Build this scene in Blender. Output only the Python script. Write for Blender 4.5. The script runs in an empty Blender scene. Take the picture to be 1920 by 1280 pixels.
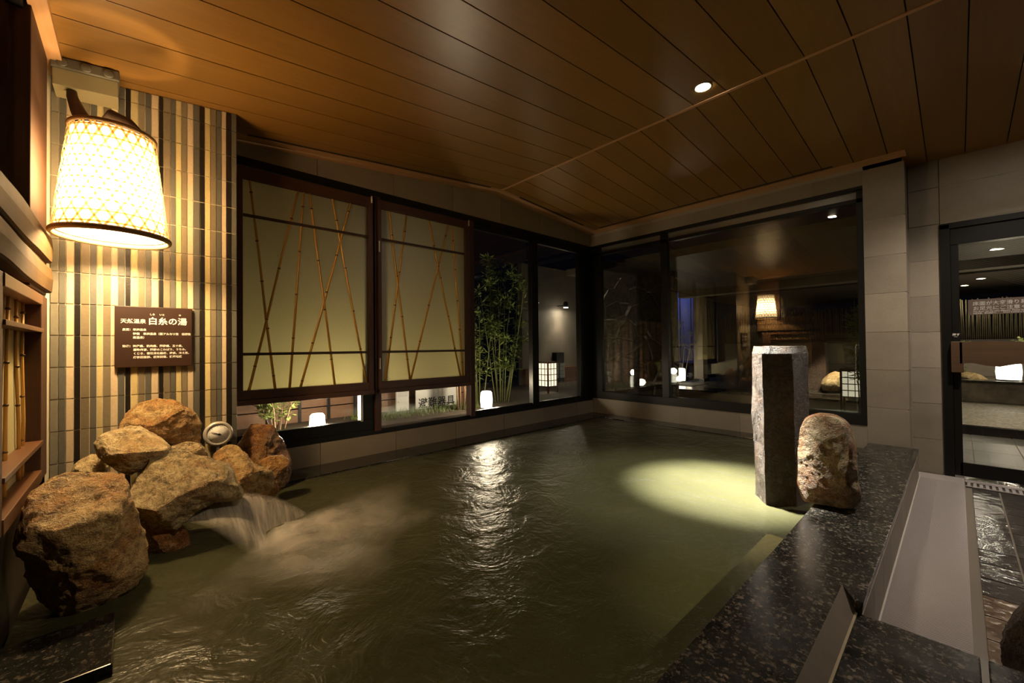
import bpy, bmesh, math, random
from mathutils import Vector, Matrix, noise
PI = math.pi
scene = bpy.context.scene
COL = scene.collection

# ---------------------------------------------------------------- camera
cam_data = bpy.data.cameras.new('camera')
cam = bpy.data.objects.new('camera', cam_data)
COL.objects.link(cam)
cam_data.sensor_width = 36.0
cam_data.lens = 769.956 / 1920 * 36.0
cam_data.clip_start = 0.05
right = Vector((0.735160, -0.677815, -0.010355))
down = Vector((0.000880, 0.016229, -0.999868))
fwd = Vector((0.677893, 0.735053, 0.012528))
m = Matrix.Identity(4)
for i in range(3):
    m[i][0] = right[i]; m[i][1] = -down[i]; m[i][2] = -fwd[i]
m[0][3], m[1][3], m[2][3] = 0.0, 0.0, 1.15
cam.matrix_world = m
scene.camera = cam

# ---------------------------------------------------------------- world and exposure
world = bpy.data.worlds.new('night sky'); scene.world = world
world.use_nodes = True
bg = world.node_tree.nodes['Background']
bg.inputs[0].default_value = (0.10, 0.13, 0.28, 1); bg.inputs[1].default_value = 0.006
vs = scene.view_settings
vs.view_transform = 'Standard'; vs.look = 'None'; vs.gamma = 1.0; vs.use_curve_mapping = False
vs.exposure = 0.0
scene.cycles.use_denoising = True
scene.cycles.max_bounces = 8
scene.cycles.transparent_max_bounces = 24
scene.cycles.caustics_reflective = False
scene.cycles.caustics_refractive = False
scene.cycles.sample_clamp_indirect = 4.0

WARM = (1.0, 0.68, 0.33)
SOFT = (1.0, 0.80, 0.55)
def spot(name, loc, energy, angle, color, blend=0.6, target=None, radius=0.03):
    l = bpy.data.lights.new(name, 'SPOT'); l.energy = energy; l.color = color
    l.spot_size = math.radians(angle); l.spot_blend = blend; l.shadow_soft_size = radius
    o = bpy.data.objects.new(name, l); COL.objects.link(o); o.location = loc
    d = Vector(target) - Vector(loc) if target else Vector((0, 0, -1))
    o.rotation_euler = d.to_track_quat('-Z', 'Y').to_euler()
    return o
def point(name, loc, energy, color, radius=0.04):
    l = bpy.data.lights.new(name, 'POINT'); l.energy = energy; l.color = color; l.shadow_soft_size = radius
    o = bpy.data.objects.new(name, l); COL.objects.link(o); o.location = loc
    return o

# ---------------------------------------------------------------- materials
def rgb(c): return (c[0], c[1], c[2], 1.0)
class Mat:
    def __init__(s, name):
        s.m = bpy.data.materials.new(name); s.m.use_nodes = True
        s.nt = s.m.node_tree; s.n = s.nt.nodes; s.l = s.nt.links
        s.b = s.n['Principled BSDF']; s.out = s.n['Material Output']
        s.tc = None
    def set(s, **k):
        for a, v in k.items():
            s.b.inputs[a.replace('_', ' ')].default_value = rgb(v) if isinstance(v, tuple) and len(v) == 3 else v
        return s
    def coord(s, scale=(1, 1, 1), rot=(0, 0, 0), kind='Object'):
        if s.tc is None: s.tc = s.n.new('ShaderNodeTexCoord')
        mp = s.n.new('ShaderNodeMapping'); mp.inputs['Scale'].default_value = scale; mp.inputs['Rotation'].default_value = rot
        s.l.new(s.tc.outputs[kind], mp.inputs[0]); return mp.outputs[0]
    def noise(s, sc=5, det=4, rough=0.55, vec=None, dist=0):
        t = s.n.new('ShaderNodeTexNoise'); t.inputs['Scale'].default_value = sc; t.inputs['Detail'].default_value = det
        t.inputs['Roughness'].default_value = rough; t.inputs['Distortion'].default_value = dist
        s.l.new(vec or s.coord(), t.inputs['Vector']); return t.outputs['Fac']
    def voro(s, sc=20, vec=None, out='Distance', feature='F1'):
        t = s.n.new('ShaderNodeTexVoronoi'); t.feature = feature; t.inputs['Scale'].default_value = sc
        s.l.new(vec or s.coord(), t.inputs['Vector']); return t.outputs[out]
    def ramp(s, fac, stops, const=False):
        r = s.n.new('ShaderNodeValToRGB'); e = r.color_ramp.elements
        while len(e) < len(stops): e.new(0.5)
        for el, (p, c) in zip(e, stops):
            el.position = p; el.color = rgb(c) if isinstance(c, tuple) else (c, c, c, 1)
        if const: r.color_ramp.interpolation = 'CONSTANT'
        s.l.new(fac, r.inputs[0]); return r.outputs[0]
    def mix(s, fac, a, b, mode='MIX'):
        x = s.n.new('ShaderNodeMix'); x.data_type = 'RGBA'; x.blend_type = mode
        for sock, v in ((x.inputs[0], fac), (x.inputs[6], a), (x.inputs[7], b)):
            if isinstance(v, bpy.types.NodeSocket): s.l.new(v, sock)
            elif isinstance(v, tuple): sock.default_value = rgb(v)
            else: sock.default_value = v
        return x.outputs[2]
    def math(s, op, a, b=0.0):
        x = s.n.new('ShaderNodeMath'); x.operation = op
        for sock, v in ((x.inputs[0], a), (x.inputs[1], b)):
            if isinstance(v, bpy.types.NodeSocket): s.l.new(v, sock)
            else: sock.default_value = v
        return x.outputs[0]
    def rnd(s):
        o = s.n.new('ShaderNodeObjectInfo'); return o.outputs['Random']
    def col(s, c): s.l.new(c, s.b.inputs['Base Color']); return s
    def rough(s, c): s.l.new(c, s.b.inputs['Roughness']); return s
    def bump(s, h, strength=0.3, dist=0.01):
        x = s.n.new('ShaderNodeBump'); x.inputs['Strength'].default_value = strength; x.inputs['Distance'].default_value = dist
        s.l.new(h, x.inputs['Height']); s.l.new(x.outputs[0], s.b.inputs['Normal']); s.bmp = x.outputs[0]; return s

def simple(name, c, rough=0.5, metal=0.0, var=0.0, vsc=8.0, bumpy=0.0):
    M = Mat(name).set(Base_Color=c, Roughness=rough, Metallic=metal)
    if var > 0:
        f = M.noise(vsc, 5)
        M.col(M.ramp(f, [(0.25, tuple(v * (1 - var) for v in c)), (0.75, tuple(v * (1 + var) for v in c))]))
        if bumpy: M.bump(f, bumpy, 0.004)
    return M.m

def wood(name, c1, c2, rough=0.4, axis='x', sc=1.0, island=False):
    M = Mat(name); M.set(Roughness=rough)
    s = {'x': (1.2, 26, 26), 'y': (26, 1.2, 26), 'z': (26, 26, 1.2)}[axis]
    f = M.noise(1.6 * sc, 6, 0.6, M.coord(s), 0.4)
    g = M.noise(0.5, 2, 0.5, M.coord(tuple(v * 0.35 for v in s)))
    k = M.math('ADD', M.math('MULTIPLY', f, 0.6), M.math('MULTIPLY', g, 0.4))
    c = M.ramp(k, [(0.3, c1), (0.7, c2)])
    if island:
        geo = M.n.new('ShaderNodeNewGeometry')
        v = M.ramp(geo.outputs['Random Per Island'], [(0, 0.86), (1, 1.1)])
        c = M.mix(1.0, c, v, 'MULTIPLY')
    M.col(c); M.bump(f, 0.06, 0.002)
    return M.m

m_ceiling = wood('ceiling board wood', (0.205, 0.100, 0.020), (0.27, 0.133, 0.029), 0.33, 'x', 1.0, True)
m_ceiltrim = wood('ceiling trim wood', (0.44, 0.23, 0.10), (0.55, 0.30, 0.14), 0.4, 'y')
m_ceiltrimx = wood('ceiling edge wood', (0.38, 0.20, 0.09), (0.46, 0.25, 0.12), 0.4, 'x')
m_dark = simple('black groove', (0.008, 0.007, 0.006), 0.6)
m_alu = simple('dark bronze aluminium', (0.007, 0.0065, 0.006), 0.38, 0.0, 0.15, 6); m_alu.node_tree.nodes['Principled BSDF'].inputs['Specular IOR Level'].default_value = 0.25
m_brown = wood('dark brown timber', (0.045, 0.018, 0.010), (0.075, 0.030, 0.016), 0.42, 'z')
m_brownx = wood('dark brown timber rail', (0.045, 0.018, 0.010), (0.075, 0.030, 0.016), 0.42, 'x')
m_bar = wood('thin lattice timber', (0.030, 0.013, 0.008), (0.05, 0.02, 0.011), 0.5, 'x')
m_post = wood('reddish brown post', (0.045, 0.016, 0.004), (0.075, 0.027, 0.007), 0.7, 'z')
m_posty = wood('reddish brown rail', (0.085, 0.034, 0.011), (0.13, 0.053, 0.018), 0.42, 'y')
m_log = None
M = Mat('live edge plank'); M.set(Roughness=0.8, Specular_IOR_Level=0.15)
f = M.noise(1.3, 6, 0.6, M.coord((16, 1.1, 16)), 0.8); g = M.noise(4, 3, 0.5, M.coord((1, 1, 1)))
M.col(M.mix(0.5, M.ramp(f, [(0.3, (0.045, 0.023, 0.008)), (0.6, (0.10, 0.057, 0.021)), (0.8, (0.13, 0.078, 0.032))]),
            M.ramp(g, [(0.3, (0.045, 0.022, 0.008)), (0.7, (0.12, 0.070, 0.028))])))
M.bump(f, 0.15, 0.004); m_log = M.m
m_handle = wood('door handle plank', (0.045, 0.023, 0.010), (0.085, 0.044, 0.019), 0.5, 'y')

def stone_tile(name, a, b, rough=0.45):
    M = Mat(name); M.set(Roughness=rough)
    f = M.noise(3.0, 7, 0.62, M.coord((1, 1, 1.6))); f2 = M.noise(60, 3, 0.6)
    geo = M.n.new('ShaderNodeNewGeometry')
    v = M.ramp(geo.outputs['Random Per Island'], [(0, 0.86), (1, 1.12)])
    c = M.mix(0.35, M.ramp(f, [(0.3, a), (0.7, b)]), M.ramp(f2, [(0.3, a), (0.7, b)]))
    M.col(M.mix(1.0, c, v, 'MULTIPLY')); M.bump(f2, 0.12, 0.003)
    return M.m
m_tile = stone_tile('beige limestone tile', (0.225, 0.190, 0.150), (0.300, 0.262, 0.205))
m_grout = simple('pale grout', (0.36, 0.32, 0.27), 0.8)
m_grout_dark = simple('grey grout', (0.22, 0.20, 0.17), 0.8)

def granite(name, base, tan, scale=1.0, rough=0.16):
    M = Mat(name)
    v = M.coord((1, 1, 1))
    d = M.voro(95 * scale, v, 'Color'); s1 = M.ramp(d, [(0.0, (0.004, 0.005, 0.005)), (0.38, base), (0.62, base), (0.80, tan), (1.0, tuple(t * 1.7 for t in tan))])
    n = M.noise(30 * scale, 4, 0.6, v); n2 = M.noise(150 * scale, 2, 0.5, v)
    c = M.mix(M.ramp(n, [(0.42, 0.0), (0.60, 1.0)]), s1, (0.008, 0.009, 0.009))
    M.col(M.mix(M.ramp(n2, [(0.60, 0.0), (0.72, 0.6)]), c, tuple(t * 1.6 for t in tan)))
    M.rough(M.ramp(M.noise(9, 4), [(0.3, rough), (0.7, rough * 1.9)]))
    M.bump(M.noise(24, 3), 0.05, 0.003)
    return M.m
m_granite = granite('dark speckled granite', (0.022, 0.022, 0.020), (0.150, 0.130, 0.105))
m_granite_wet = granite('wet dark granite', (0.016, 0.016, 0.014), (0.07, 0.06, 0.048), 1.0, 0.10)

def rock_mat(name, dark, mid, light, rust, rough=0.6, sc=1.0, rustamt=0.5):
    M = Mat(name); M.set(Roughness=rough)
    oi = M.n.new('ShaderNodeObjectInfo')
    add = M.n.new('ShaderNodeVectorMath'); add.operation = 'ADD'
    M.l.new(M.coord((1, 1, 1)), add.inputs[0])
    mul = M.math('MULTIPLY', oi.outputs['Random'], 37.0); M.l.new(mul, add.inputs[1])
    v = add.outputs[0]
    big = M.noise(5.5 * sc, 6, 0.65, v, 0.6); med = M.noise(26 * sc, 6, 0.68, v, 0.3); fine = M.noise(150 * sc, 3, 0.7, v)
    c = M.ramp(med, [(0.34, dark), (0.49, mid), (0.62, light)])
    c = M.mix(M.ramp(big, [(0.50 - 0.12 * rustamt, 0.0), (0.66 - 0.1 * rustamt, 1.0)]), c, M.ramp(med, [(0.3, tuple(r * 0.45 for r in rust)), (0.65, rust)]))
    c = M.mix(M.ramp(fine, [(0.56, 0.0), (0.66, 0.55)]), c, tuple(min(1, l * 1.35) for l in light))
    c = M.mix(M.ramp(fine, [(0.30, 0.65), (0.42, 0.0)]), c, tuple(d * 0.4 for d in dark))
    M.col(c)
    h = M.math('ADD', M.math('MULTIPLY', med, 0.8), M.math('MULTIPLY', fine, 0.35))
    M.bump(h, 1.0, 0.036)
    return M.m
m_rock = rock_mat('ochre granite rock', (0.14, 0.078, 0.026), (0.44, 0.27, 0.10), (0.66, 0.47, 0.21), (0.50, 0.22, 0.05), 0.45)
m_rock_pale = rock_mat('pale weathered rock', (0.20, 0.14, 0.07), (0.52, 0.38, 0.18), (0.72, 0.57, 0.33), (0.54, 0.31, 0.10), 0.55, 1.0, 0.2)
m_rock_grey = rock_mat('grey brown rock', (0.12, 0.086, 0.04), (0.36, 0.26, 0.12), (0.58, 0.46, 0.25), (0.36, 0.19, 0.06), 0.5, 1.0, 0.25)
m_rock_rust = rock_mat('rusty wet rock', (0.08, 0.035, 0.012), (0.27, 0.125, 0.04), (0.50, 0.31, 0.13), (0.32, 0.115, 0.028), 0.32, 1.0, 0.7)
m_boulder = rock_mat('pale and rusty granite', (0.12, 0.08, 0.04), (0.40, 0.31, 0.18), (0.62, 0.52, 0.34), (0.36, 0.13, 0.03), 0.4, 0.8, 0.6)
m_rock_dark = rock_mat('dark brown rock', (0.02, 0.012, 0.008), (0.05, 0.03, 0.018), (0.09, 0.055, 0.03), (0.06, 0.028, 0.012), 0.4)
m_pillar = rock_mat('basalt column stone', (0.035, 0.022, 0.014), (0.085, 0.060, 0.042), (0.15, 0.115, 0.085), (0.13, 0.065, 0.025), 0.38, 1.3, 0.2)

def screen_mat(name, c, gloss, through=0.88):
    M = Mat(name)
    w = M.noise(160, 3, 0.6, M.coord((0.5, 0.5, 1.0))); w2 = M.noise(2.2, 4)
    tr = M.n.new('ShaderNodeBsdfTranslucent'); df = M.n.new('ShaderNodeBsdfDiffuse'); gl = M.n.new('ShaderNodeBsdfGlossy')
    cc = M.ramp(w, [(0.3, tuple(v * 0.9 for v in c)), (0.7, c)])
    M.l.new(cc, tr.inputs[0]); M.l.new(cc, df.inputs[0]); gl.inputs['Roughness'].default_value = 0.30
    bp = M.n.new('ShaderNodeBump'); bp.inputs['Strength'].default_value = 0.5; bp.inputs['Distance'].default_value = 0.004
    M.l.new(w, bp.inputs['Height']); M.l.new(bp.outputs[0], gl.inputs['Normal'])
    m1 = M.n.new('ShaderNodeMixShader'); m1.inputs[0].default_value = through
    M.l.new(df.outputs[0], m1.inputs[1]); M.l.new(tr.outputs[0], m1.inputs[2])
    m2 = M.n.new('ShaderNodeMixShader'); m2.inputs[0].default_value = gloss
    M.l.new(m1.outputs[0], m2.inputs[1]); M.l.new(gl.outputs[0], m2.inputs[2])
    M.l.new(m2.outputs[0], M.out.inputs[0]); return M.m
m_screen = screen_mat('translucent paper panel', (0.80, 0.76, 0.50), 0.17)
m_screen_front = screen_mat('pale paper panel', (0.62, 0.55, 0.30), 0.04, 0.25)
m_bamboo = wood('golden bamboo', (0.50, 0.27, 0.05), (0.72, 0.42, 0.10), 0.35, 'z')
m_node = simple('bamboo node brown', (0.09, 0.035, 0.012), 0.5)

def glass(name, tint, ior):
    M = Mat(name)
    t = M.n.new('ShaderNodeBsdfTransparent'); t.inputs[0].default_value = rgb(tint)
    g = M.n.new('ShaderNodeBsdfGlossy'); g.inputs['Roughness'].default_value = 0.004
    geo = M.n.new('ShaderNodeNewGeometry'); dp = M.n.new('ShaderNodeVectorMath'); dp.operation = 'DOT_PRODUCT'
    M.l.new(geo.outputs['Incoming'], dp.inputs[0]); M.l.new(geo.outputs['Normal'], dp.inputs[1])
    c = M.math('ABSOLUTE', dp.outputs['Value']); f0 = ((ior - 1) / (ior + 1)) ** 2
    fr = M.math('ADD', M.math('MULTIPLY', M.math('POWER', M.math('SUBTRACT', 1.0, c), 5.0), 1 - f0), f0)
    mx = M.n.new('ShaderNodeMixShader')
    M.l.new(fr, mx.inputs[0]); M.l.new(t.outputs[0], mx.inputs[1]); M.l.new(g.outputs[0], mx.inputs[2])
    M.l.new(mx.outputs[0], M.out.inputs[0]); return M.m
m_glass = glass('window glass', (0.95, 0.965, 0.955), 1.62)

def emit(name, c, s):
    M = Mat(name); e = M.n.new('ShaderNodeEmission'); e.inputs[0].default_value = rgb(c); e.inputs[1].default_value = s
    M.l.new(e.outputs[0], M.out.inputs[0]); return M.m
m_led = emit('downlight glow', (1.0, 0.86, 0.66), 260.0)
M = Mat('lamp paper glow'); e = M.n.new('ShaderNodeEmission'); e.inputs[0].default_value = (1.0, 0.70, 0.35, 1)
sp_ = M.n.new('ShaderNodeSeparateXYZ'); M.l.new(M.coord(), sp_.inputs[0])
M.l.new(M.math('MULTIPLY', M.ramp(sp_.outputs['Z'], [(0.0, 0.10), (0.06, 0.16), (0.16, 0.9), (0.26, 1.0), (0.36, 0.6), (0.44, 0.10), (0.50, 0.06)]), 44.0), e.inputs[1])
M.l.new(e.outputs[0], M.out.inputs[0]); m_lamp_in = M.m     # brightest beside the bulb
m_ground_lamp = emit('garden lamp glow', (1.0, 0.88, 0.70), 6.0)
m_andon = emit('andon paper glow', (1.0, 0.85, 0.60), 1.6)
M = Mat('bamboo weave'); M.set(Base_Color=(0.60, 0.40, 0.16), Roughness=0.5)
tl = M.n.new('ShaderNodeBsdfTranslucent'); tl.inputs[0].default_value = (0.62, 0.40, 0.14, 1); mx = M.n.new('ShaderNodeMixShader'); mx.inputs[0].default_value = 0.75
M.l.new(M.b.outputs[0], mx.inputs[1]); M.l.new(tl.outputs[0], mx.inputs[2]); M.l.new(mx.outputs[0], M.out.inputs[0]); m_weave = M.m
m_andon_dim = emit('dim andon paper glow', (1.0, 0.85, 0.60), 0.7)
m_rim = simple('bamboo rim', (0.34, 0.20, 0.075), 0.5, 0, 0.2, 20)
m_branch = simple('dark branch bark', (0.07, 0.035, 0.018), 0.75, 0, 0.4, 18, 0.6)
m_box = simple('cream plastic', (0.26, 0.22, 0.12), 0.6)
m_boxgrey = simple('grey plastic', (0.11, 0.10, 0.075), 0.5)
m_steel = simple('brushed steel', (0.58, 0.52, 0.42), 0.38, 0.35)
m_dial = simple('dial face', (0.86, 0.82, 0.76), 0.6)
m_black = simple('black paint', (0.01, 0.01, 0.01), 0.4)
m_sign = simple('brown sign board', (0.030, 0.011, 0.005), 0.45, 0, 0.1, 4)
m_white = simple('white lettering', (0.80, 0.76, 0.68), 0.6)
m_pale = simple('pale grey lettering', (0.42, 0.40, 0.37), 0.6)
m_whiteboard = simple('white board', (0.72, 0.72, 0.70), 0.4)
m_plastic = None
M = Mat('white wet grating'); M.set(Base_Color=(0.42, 0.38, 0.375), Roughness=0.3); M.bump(M.noise(60, 3), 0.15, 0.003); m_plastic = M.m
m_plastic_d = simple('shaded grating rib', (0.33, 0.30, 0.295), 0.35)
M = Mat('wet slate floor tile')
f = M.noise(9, 5, 0.6)
geo = M.n.new('ShaderNodeNewGeometry')
M.col(M.mix(1.0, M.ramp(f, [(0.3, (0.045, 0.040, 0.038)), (0.7, (0.085, 0.075, 0.068))]), M.ramp(geo.outputs['Random Per Island'], [(0, 0.8), (1, 1.15)]), 'MULTIPLY'))
M.rough(M.ramp(M.noise(22, 4), [(0.35, 0.03), (0.7, 0.16)])); M.bump(M.noise(11, 4), 0.25, 0.02); m_slate = M.m
M = Mat('wet brown pebble floor')
d = M.voro(26, None, 'Color'); M.col(M.ramp(d, [(0.1, (0.10, 0.065, 0.042)), (0.5, (0.17, 0.115, 0.075)), (0.9, (0.24, 0.17, 0.12))]))
M.set(Roughness=0.2); M.bump(M.voro(26), 0.5, 0.01); m_pebble = M.m
m_floor_grout = simple('floor grout', (0.15, 0.12, 0.09), 0.5)
m_plaster = simple('dim plaster', (0.28, 0.24, 0.19), 0.7, 0, 0.1, 3)
m_wall_dark = simple('dark panelling', (0.05, 0.035, 0.025), 0.5, 0, 0.2, 3)

# cloudy bath water: murky olive body under a clear rippled surface
M = Mat('cloudy bath water')
v = M.coord((1, 1, 1))
w1 = M.noise(5.0, 4, 0.6, v, 1.2); w2 = M.noise(16, 4, 0.6, v, 0.6); w3 = M.noise(45, 2, 0.5, v)
tint = M.ramp(M.noise(1.1, 4, 0.6, v, 0.5), [(0.3, (0.045, 0.046, 0.018)), (0.7, (0.072, 0.073, 0.030))])
M.col(tint)
M.set(Roughness=0.11, IOR=1.33)
h = M.math('ADD', M.math('ADD', M.math('MULTIPLY', w1, 1.0), M.math('MULTIPLY', w2, 0.30)), M.math('MULTIPLY', w3, 0.05))
M.bump(h, 0.30, 0.06); 
tr = M.n.new('ShaderNodeBsdfTransparent'); tr.inputs[0].default_value = (0.66, 0.64, 0.42, 1)
df = M.n.new('ShaderNodeBsdfDiffuse'); M.l.new(tint, df.inputs[0])
gl = M.n.new('ShaderNodeBsdfGlossy'); gl.inputs['Roughness'].default_value = 0.30; M.l.new(M.bmp, gl.inputs['Normal'])
fr = M.n.new('ShaderNodeFresnel'); fr.inputs[0].default_value = 1.33; M.l.new(M.bmp, fr.inputs['Normal'])
m1 = M.n.new('ShaderNodeMixShader'); m1.inputs[0].default_value = 0.30; M.l.new(df.outputs[0], m1.inputs[1]); M.l.new(tr.outputs[0], m1.inputs[2])
m2 = M.n.new('ShaderNodeMixShader'); M.l.new(fr.outputs[0], m2.inputs[0]); M.l.new(m1.outputs[0], m2.inputs[1]); M.l.new(gl.outputs[0], m2.inputs[2])
M.l.new(m2.outputs[0], M.out.inputs[0])
m_water = M.m

def veil(name, c, lo, hi, amt, sc=(1, 1, 1), nsc=9, edge=True):
    M = Mat(name)
    n = M.noise(nsc, 5, 0.6, M.coord(sc), 0.4)
    a = M.ramp(n, [(lo, 0.0), (hi, amt)])
    if edge:
        at = M.n.new('ShaderNodeAttribute'); at.attribute_name = 'fade'
        a = M.math('MULTIPLY', a, at.outputs['Fac'])
    M.col(M.ramp(n, [(lo, c), (hi, c)])); M.set(Roughness=0.6)
    tr = M.n.new('ShaderNodeBsdfTransparent'); tl = M.n.new('ShaderNodeBsdfTranslucent'); tl.inputs[0].default_value = rgb(c)
    m1 = M.n.new('ShaderNodeMixShader'); m1.inputs[0].default_value = 0.4
    M.l.new(M.b.outputs[0], m1.inputs[1]); M.l.new(tl.outputs[0], m1.inputs[2])
    m2 = M.n.new('ShaderNodeMixShader')
    M.l.new(a, m2.inputs[0]); M.l.new(tr.outputs[0], m2.inputs[1]); M.l.new(m1.outputs[0], m2.inputs[2])
    M.l.new(m2.outputs[0], M.out.inputs[0]); return M.m
m_foam = veil('white water foam', (0.86, 0.80, 0.72), 0.22, 0.62, 0.9, (1, 1, 1), 4.5)
m_fall = veil('falling spring water', (0.78, 0.70, 0.60), 0.15, 0.65, 0.85, (9, 1.0, 1.0), 5)

def leaf_mat(name, a, b):
    M = Mat(name); geo = M.n.new('ShaderNodeNewGeometry')
    M.col(M.ramp(geo.outputs['Random Per Island'], [(0, a), (1, b)])); M.set(Roughness=0.45)
    tl = M.n.new('ShaderNodeBsdfTranslucent'); tl.inputs[0].default_value = rgb(b)
    mx = M.n.new('ShaderNodeMixShader'); mx.inputs[0].default_value = 0.3
    M.l.new(M.b.outputs[0], mx.inputs[1]); M.l.new(tl.outputs[0], mx.inputs[2]); M.l.new(mx.outputs[0], M.out.inputs[0])
    return M.m
m_leaf = leaf_mat('green leaves', (0.08, 0.13, 0.030), (0.25, 0.32, 0.09))
m_leaf_pale = leaf_mat('pale green leaves', (0.20, 0.27, 0.07), (0.42, 0.48, 0.18))
m_stem = simple('woody stem', (0.20, 0.13, 0.075), 0.7, 0, 0.25, 20)
m_culm = simple('green bamboo culm', (0.16, 0.18, 0.06), 0.45, 0, 0.25, 12)
m_soil = simple('garden soil', (0.09, 0.07, 0.05), 0.8, 0, 0.4, 12, 0.6)
m_fence = wood('fence board brown', (0.20, 0.105, 0.06), (0.29, 0.16, 0.095), 0.6, 'x')
m_flag = None
M = Mat('wet flagstone wall'); v = M.coord((1, 1, 1))
e = M.voro(3.6, v, 'Distance', 'DISTANCE_TO_EDGE'); cc = M.voro(3.6, v, 'Color')
M.col(M.mix(M.ramp(e, [(0.02, 0.0), (0.05, 1.0)]), (0.10, 0.085, 0.065), M.mix(0.6, M.ramp(cc, [(0, (0.05, 0.042, 0.034)), (1, (0.12, 0.10, 0.08))]), M.ramp(M.noise(14, 5), [(0.3, (0.03, 0.025, 0.02)), (0.7, (0.10, 0.085, 0.07))]))))
M.set(Roughness=0.22); M.bump(M.math('ADD', M.ramp(e, [(0.0, 0.0), (0.08, 1.0)]), M.math('MULTIPLY', M.noise(30, 4), 0.5)), 0.7, 0.02); m_flag = M.m
M = Mat('pebble dash paving'); M.col(M.ramp(M.noise(24, 3, 0.7), [(0.35, (0.10, 0.09, 0.065)), (0.65, (0.36, 0.32, 0.24))])); M.set(Roughness=0.6); M.bump(M.noise(24, 3), 0.6, 0.02); m_dash = M.m

# ---------------------------------------------------------------- mesh helpers
def V(*a): return Vector(a)
class MB:
    def __init__(s): s.bm = bmesh.new(); s.mi = 0
    def mat(s, i): s.mi = i; return s
    def face(s, pts):
        f = s.bm.faces.new([s.bm.verts.new(p) for p in pts]); f.material_index = s.mi; return f
    def box(s, a, b, bev=0.0):
        x0, y0, z0 = (min(p, q) for p, q in zip(a, b)); x1, y1, z1 = (max(p, q) for p, q in zip(a, b))
        return s.hexa([(x0, y0, z0), (x1, y0, z0), (x1, y1, z0), (x0, y1, z0)], [(x0, y0, z1), (x1, y0, z1), (x1, y1, z1), (x0, y1, z1)], bev)
    def hexa(s, lo, hi, bev=0.0):
        n = len(lo)
        vl = [s.bm.verts.new(p) for p in lo]; vh = [s.bm.verts.new(p) for p in hi]
        fs = [s.bm.faces.new(vl[::-1]), s.bm.faces.new(vh)]
        for i in range(n): fs.append(s.bm.faces.new((vl[i], vl[(i + 1) % n], vh[(i + 1) % n], vh[i])))
        for f in fs: f.material_index = s.mi
        if bev > 0:
            es = list({e for f in fs for e in f.edges})
            r = bmesh.ops.bevel(s.bm, geom=es, offset=bev, segments=2, affect='EDGES', profile=0.6)
            for f in r['faces']: f.material_index = s.mi
        return s
    def tube(s, pts, rad, seg=8, cap=True):
        pts = [Vector(p) for p in pts]; n = len(pts)
        rad = rad if isinstance(rad, (list, tuple)) else [rad] * n
        rings = []; up = None
        for i, p in enumerate(pts):
            t = (pts[min(i + 1, n - 1)] - pts[max(i - 1, 0)]).normalized()
            if up is None: up = Vector((0, 0, 1)) if abs(t.z) < 0.9 else Vector((1, 0, 0))
            a = t.cross(up).normalized(); b = a.cross(t).normalized(); up = b
            rings.append([s.bm.verts.new(p + (a * math.cos(2 * PI * k / seg) + b * math.sin(2 * PI * k / seg)) * rad[i]) for k in range(seg)])
        for i in range(n - 1):
            for k in range(seg):
                f = s.bm.faces.new((rings[i][k], rings[i][(k + 1) % seg], rings[i + 1][(k + 1) % seg], rings[i + 1][k])); f.material_index = s.mi; f.smooth = True
        if cap:
            for r, o in ((rings[0], 1), (rings[-1], -1)):
                f = s.bm.faces.new(r[::o]); f.material_index = s.mi
        return s
    def lathe(s, prof, c=(0, 0, 0), seg=32, axis='z', closed=False):
        rings = []
        for r, h in prof:
            ring = []
            for k in range(seg):
                a = 2 * PI * k / seg; x, y = r * math.cos(a), r * math.sin(a)
                p = {'z': (x, y, h), 'y': (x, -h, y), 'x': (-h, x, y)}[axis]
                ring.append(s.bm.verts.new((p[0] + c[0], p[1] + c[1], p[2] + c[2])))
            rings.append(ring)
        m = len(rings)
        for i in range(m if closed else m - 1):
            A, B = rings[i], rings[(i + 1) % m]
            for k in range(seg):
                f = s.bm.faces.new((A[k], A[(k + 1) % seg], B[(k + 1) % seg], B[k])); f.material_index = s.mi; f.smooth = True
        if not closed:
            for r in (rings[0][::-1], rings[-1]):
                if len({tuple(round(q, 5) for q in v.co) for v in r}) > 2:
                    f = s.bm.faces.new(r); f.material_index = s.mi
        return s
    def build(s, name, mat, parent=None, smooth=False):
        bmesh.ops.recalc_face_normals(s.bm, faces=s.bm.faces)
        if parent is not None:
            off = Vector((0, 0, 0)); p = parent
            while p is not None: off += Vector(p.location); p = p.parent
            bmesh.ops.translate(s.bm, verts=s.bm.verts, vec=-off)
        me = bpy.data.meshes.new(name); s.bm.to_mesh(me); s.bm.free()
        for mm in (mat if isinstance(mat, (list, tuple)) else [mat]): me.materials.append(mm)
        if smooth:
            for p in me.polygons: p.use_smooth = True
        o = bpy.data.objects.new(name, me); COL.objects.link(o)
        if parent is not None: o.parent = parent
        return o
def B(name, a, b, mat, parent=None, bev=0.0): return MB().box(a, b, bev).build(name, mat, parent)
def tag(o, label=None, cat=None, group=None, kind=None):
    if label: o['label'] = label
    if cat: o['category'] = cat
    if group: o['group'] = group
    if kind: o['kind'] = kind
    return o
def thing(name, label, cat, loc=(0, 0, 0), group=None):
    o = bpy.data.objects.new(name, None); COL.objects.link(o); o.location = loc; o.empty_display_size = 0.1
    return tag(o, label, cat, group)
def struct(name, loc=(0, 0, 0)):
    o = bpy.data.objects.new(name, None); COL.objects.link(o); o.location = loc; o['kind'] = 'structure'; return o
def S(o): o['kind'] = 'structure'; return o
def copy_tree(o, parent=None):
    c = o.copy(); COL.objects.link(c); c.parent = parent
    for ch in list(o.children): copy_tree(ch, c)
    return c
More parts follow.
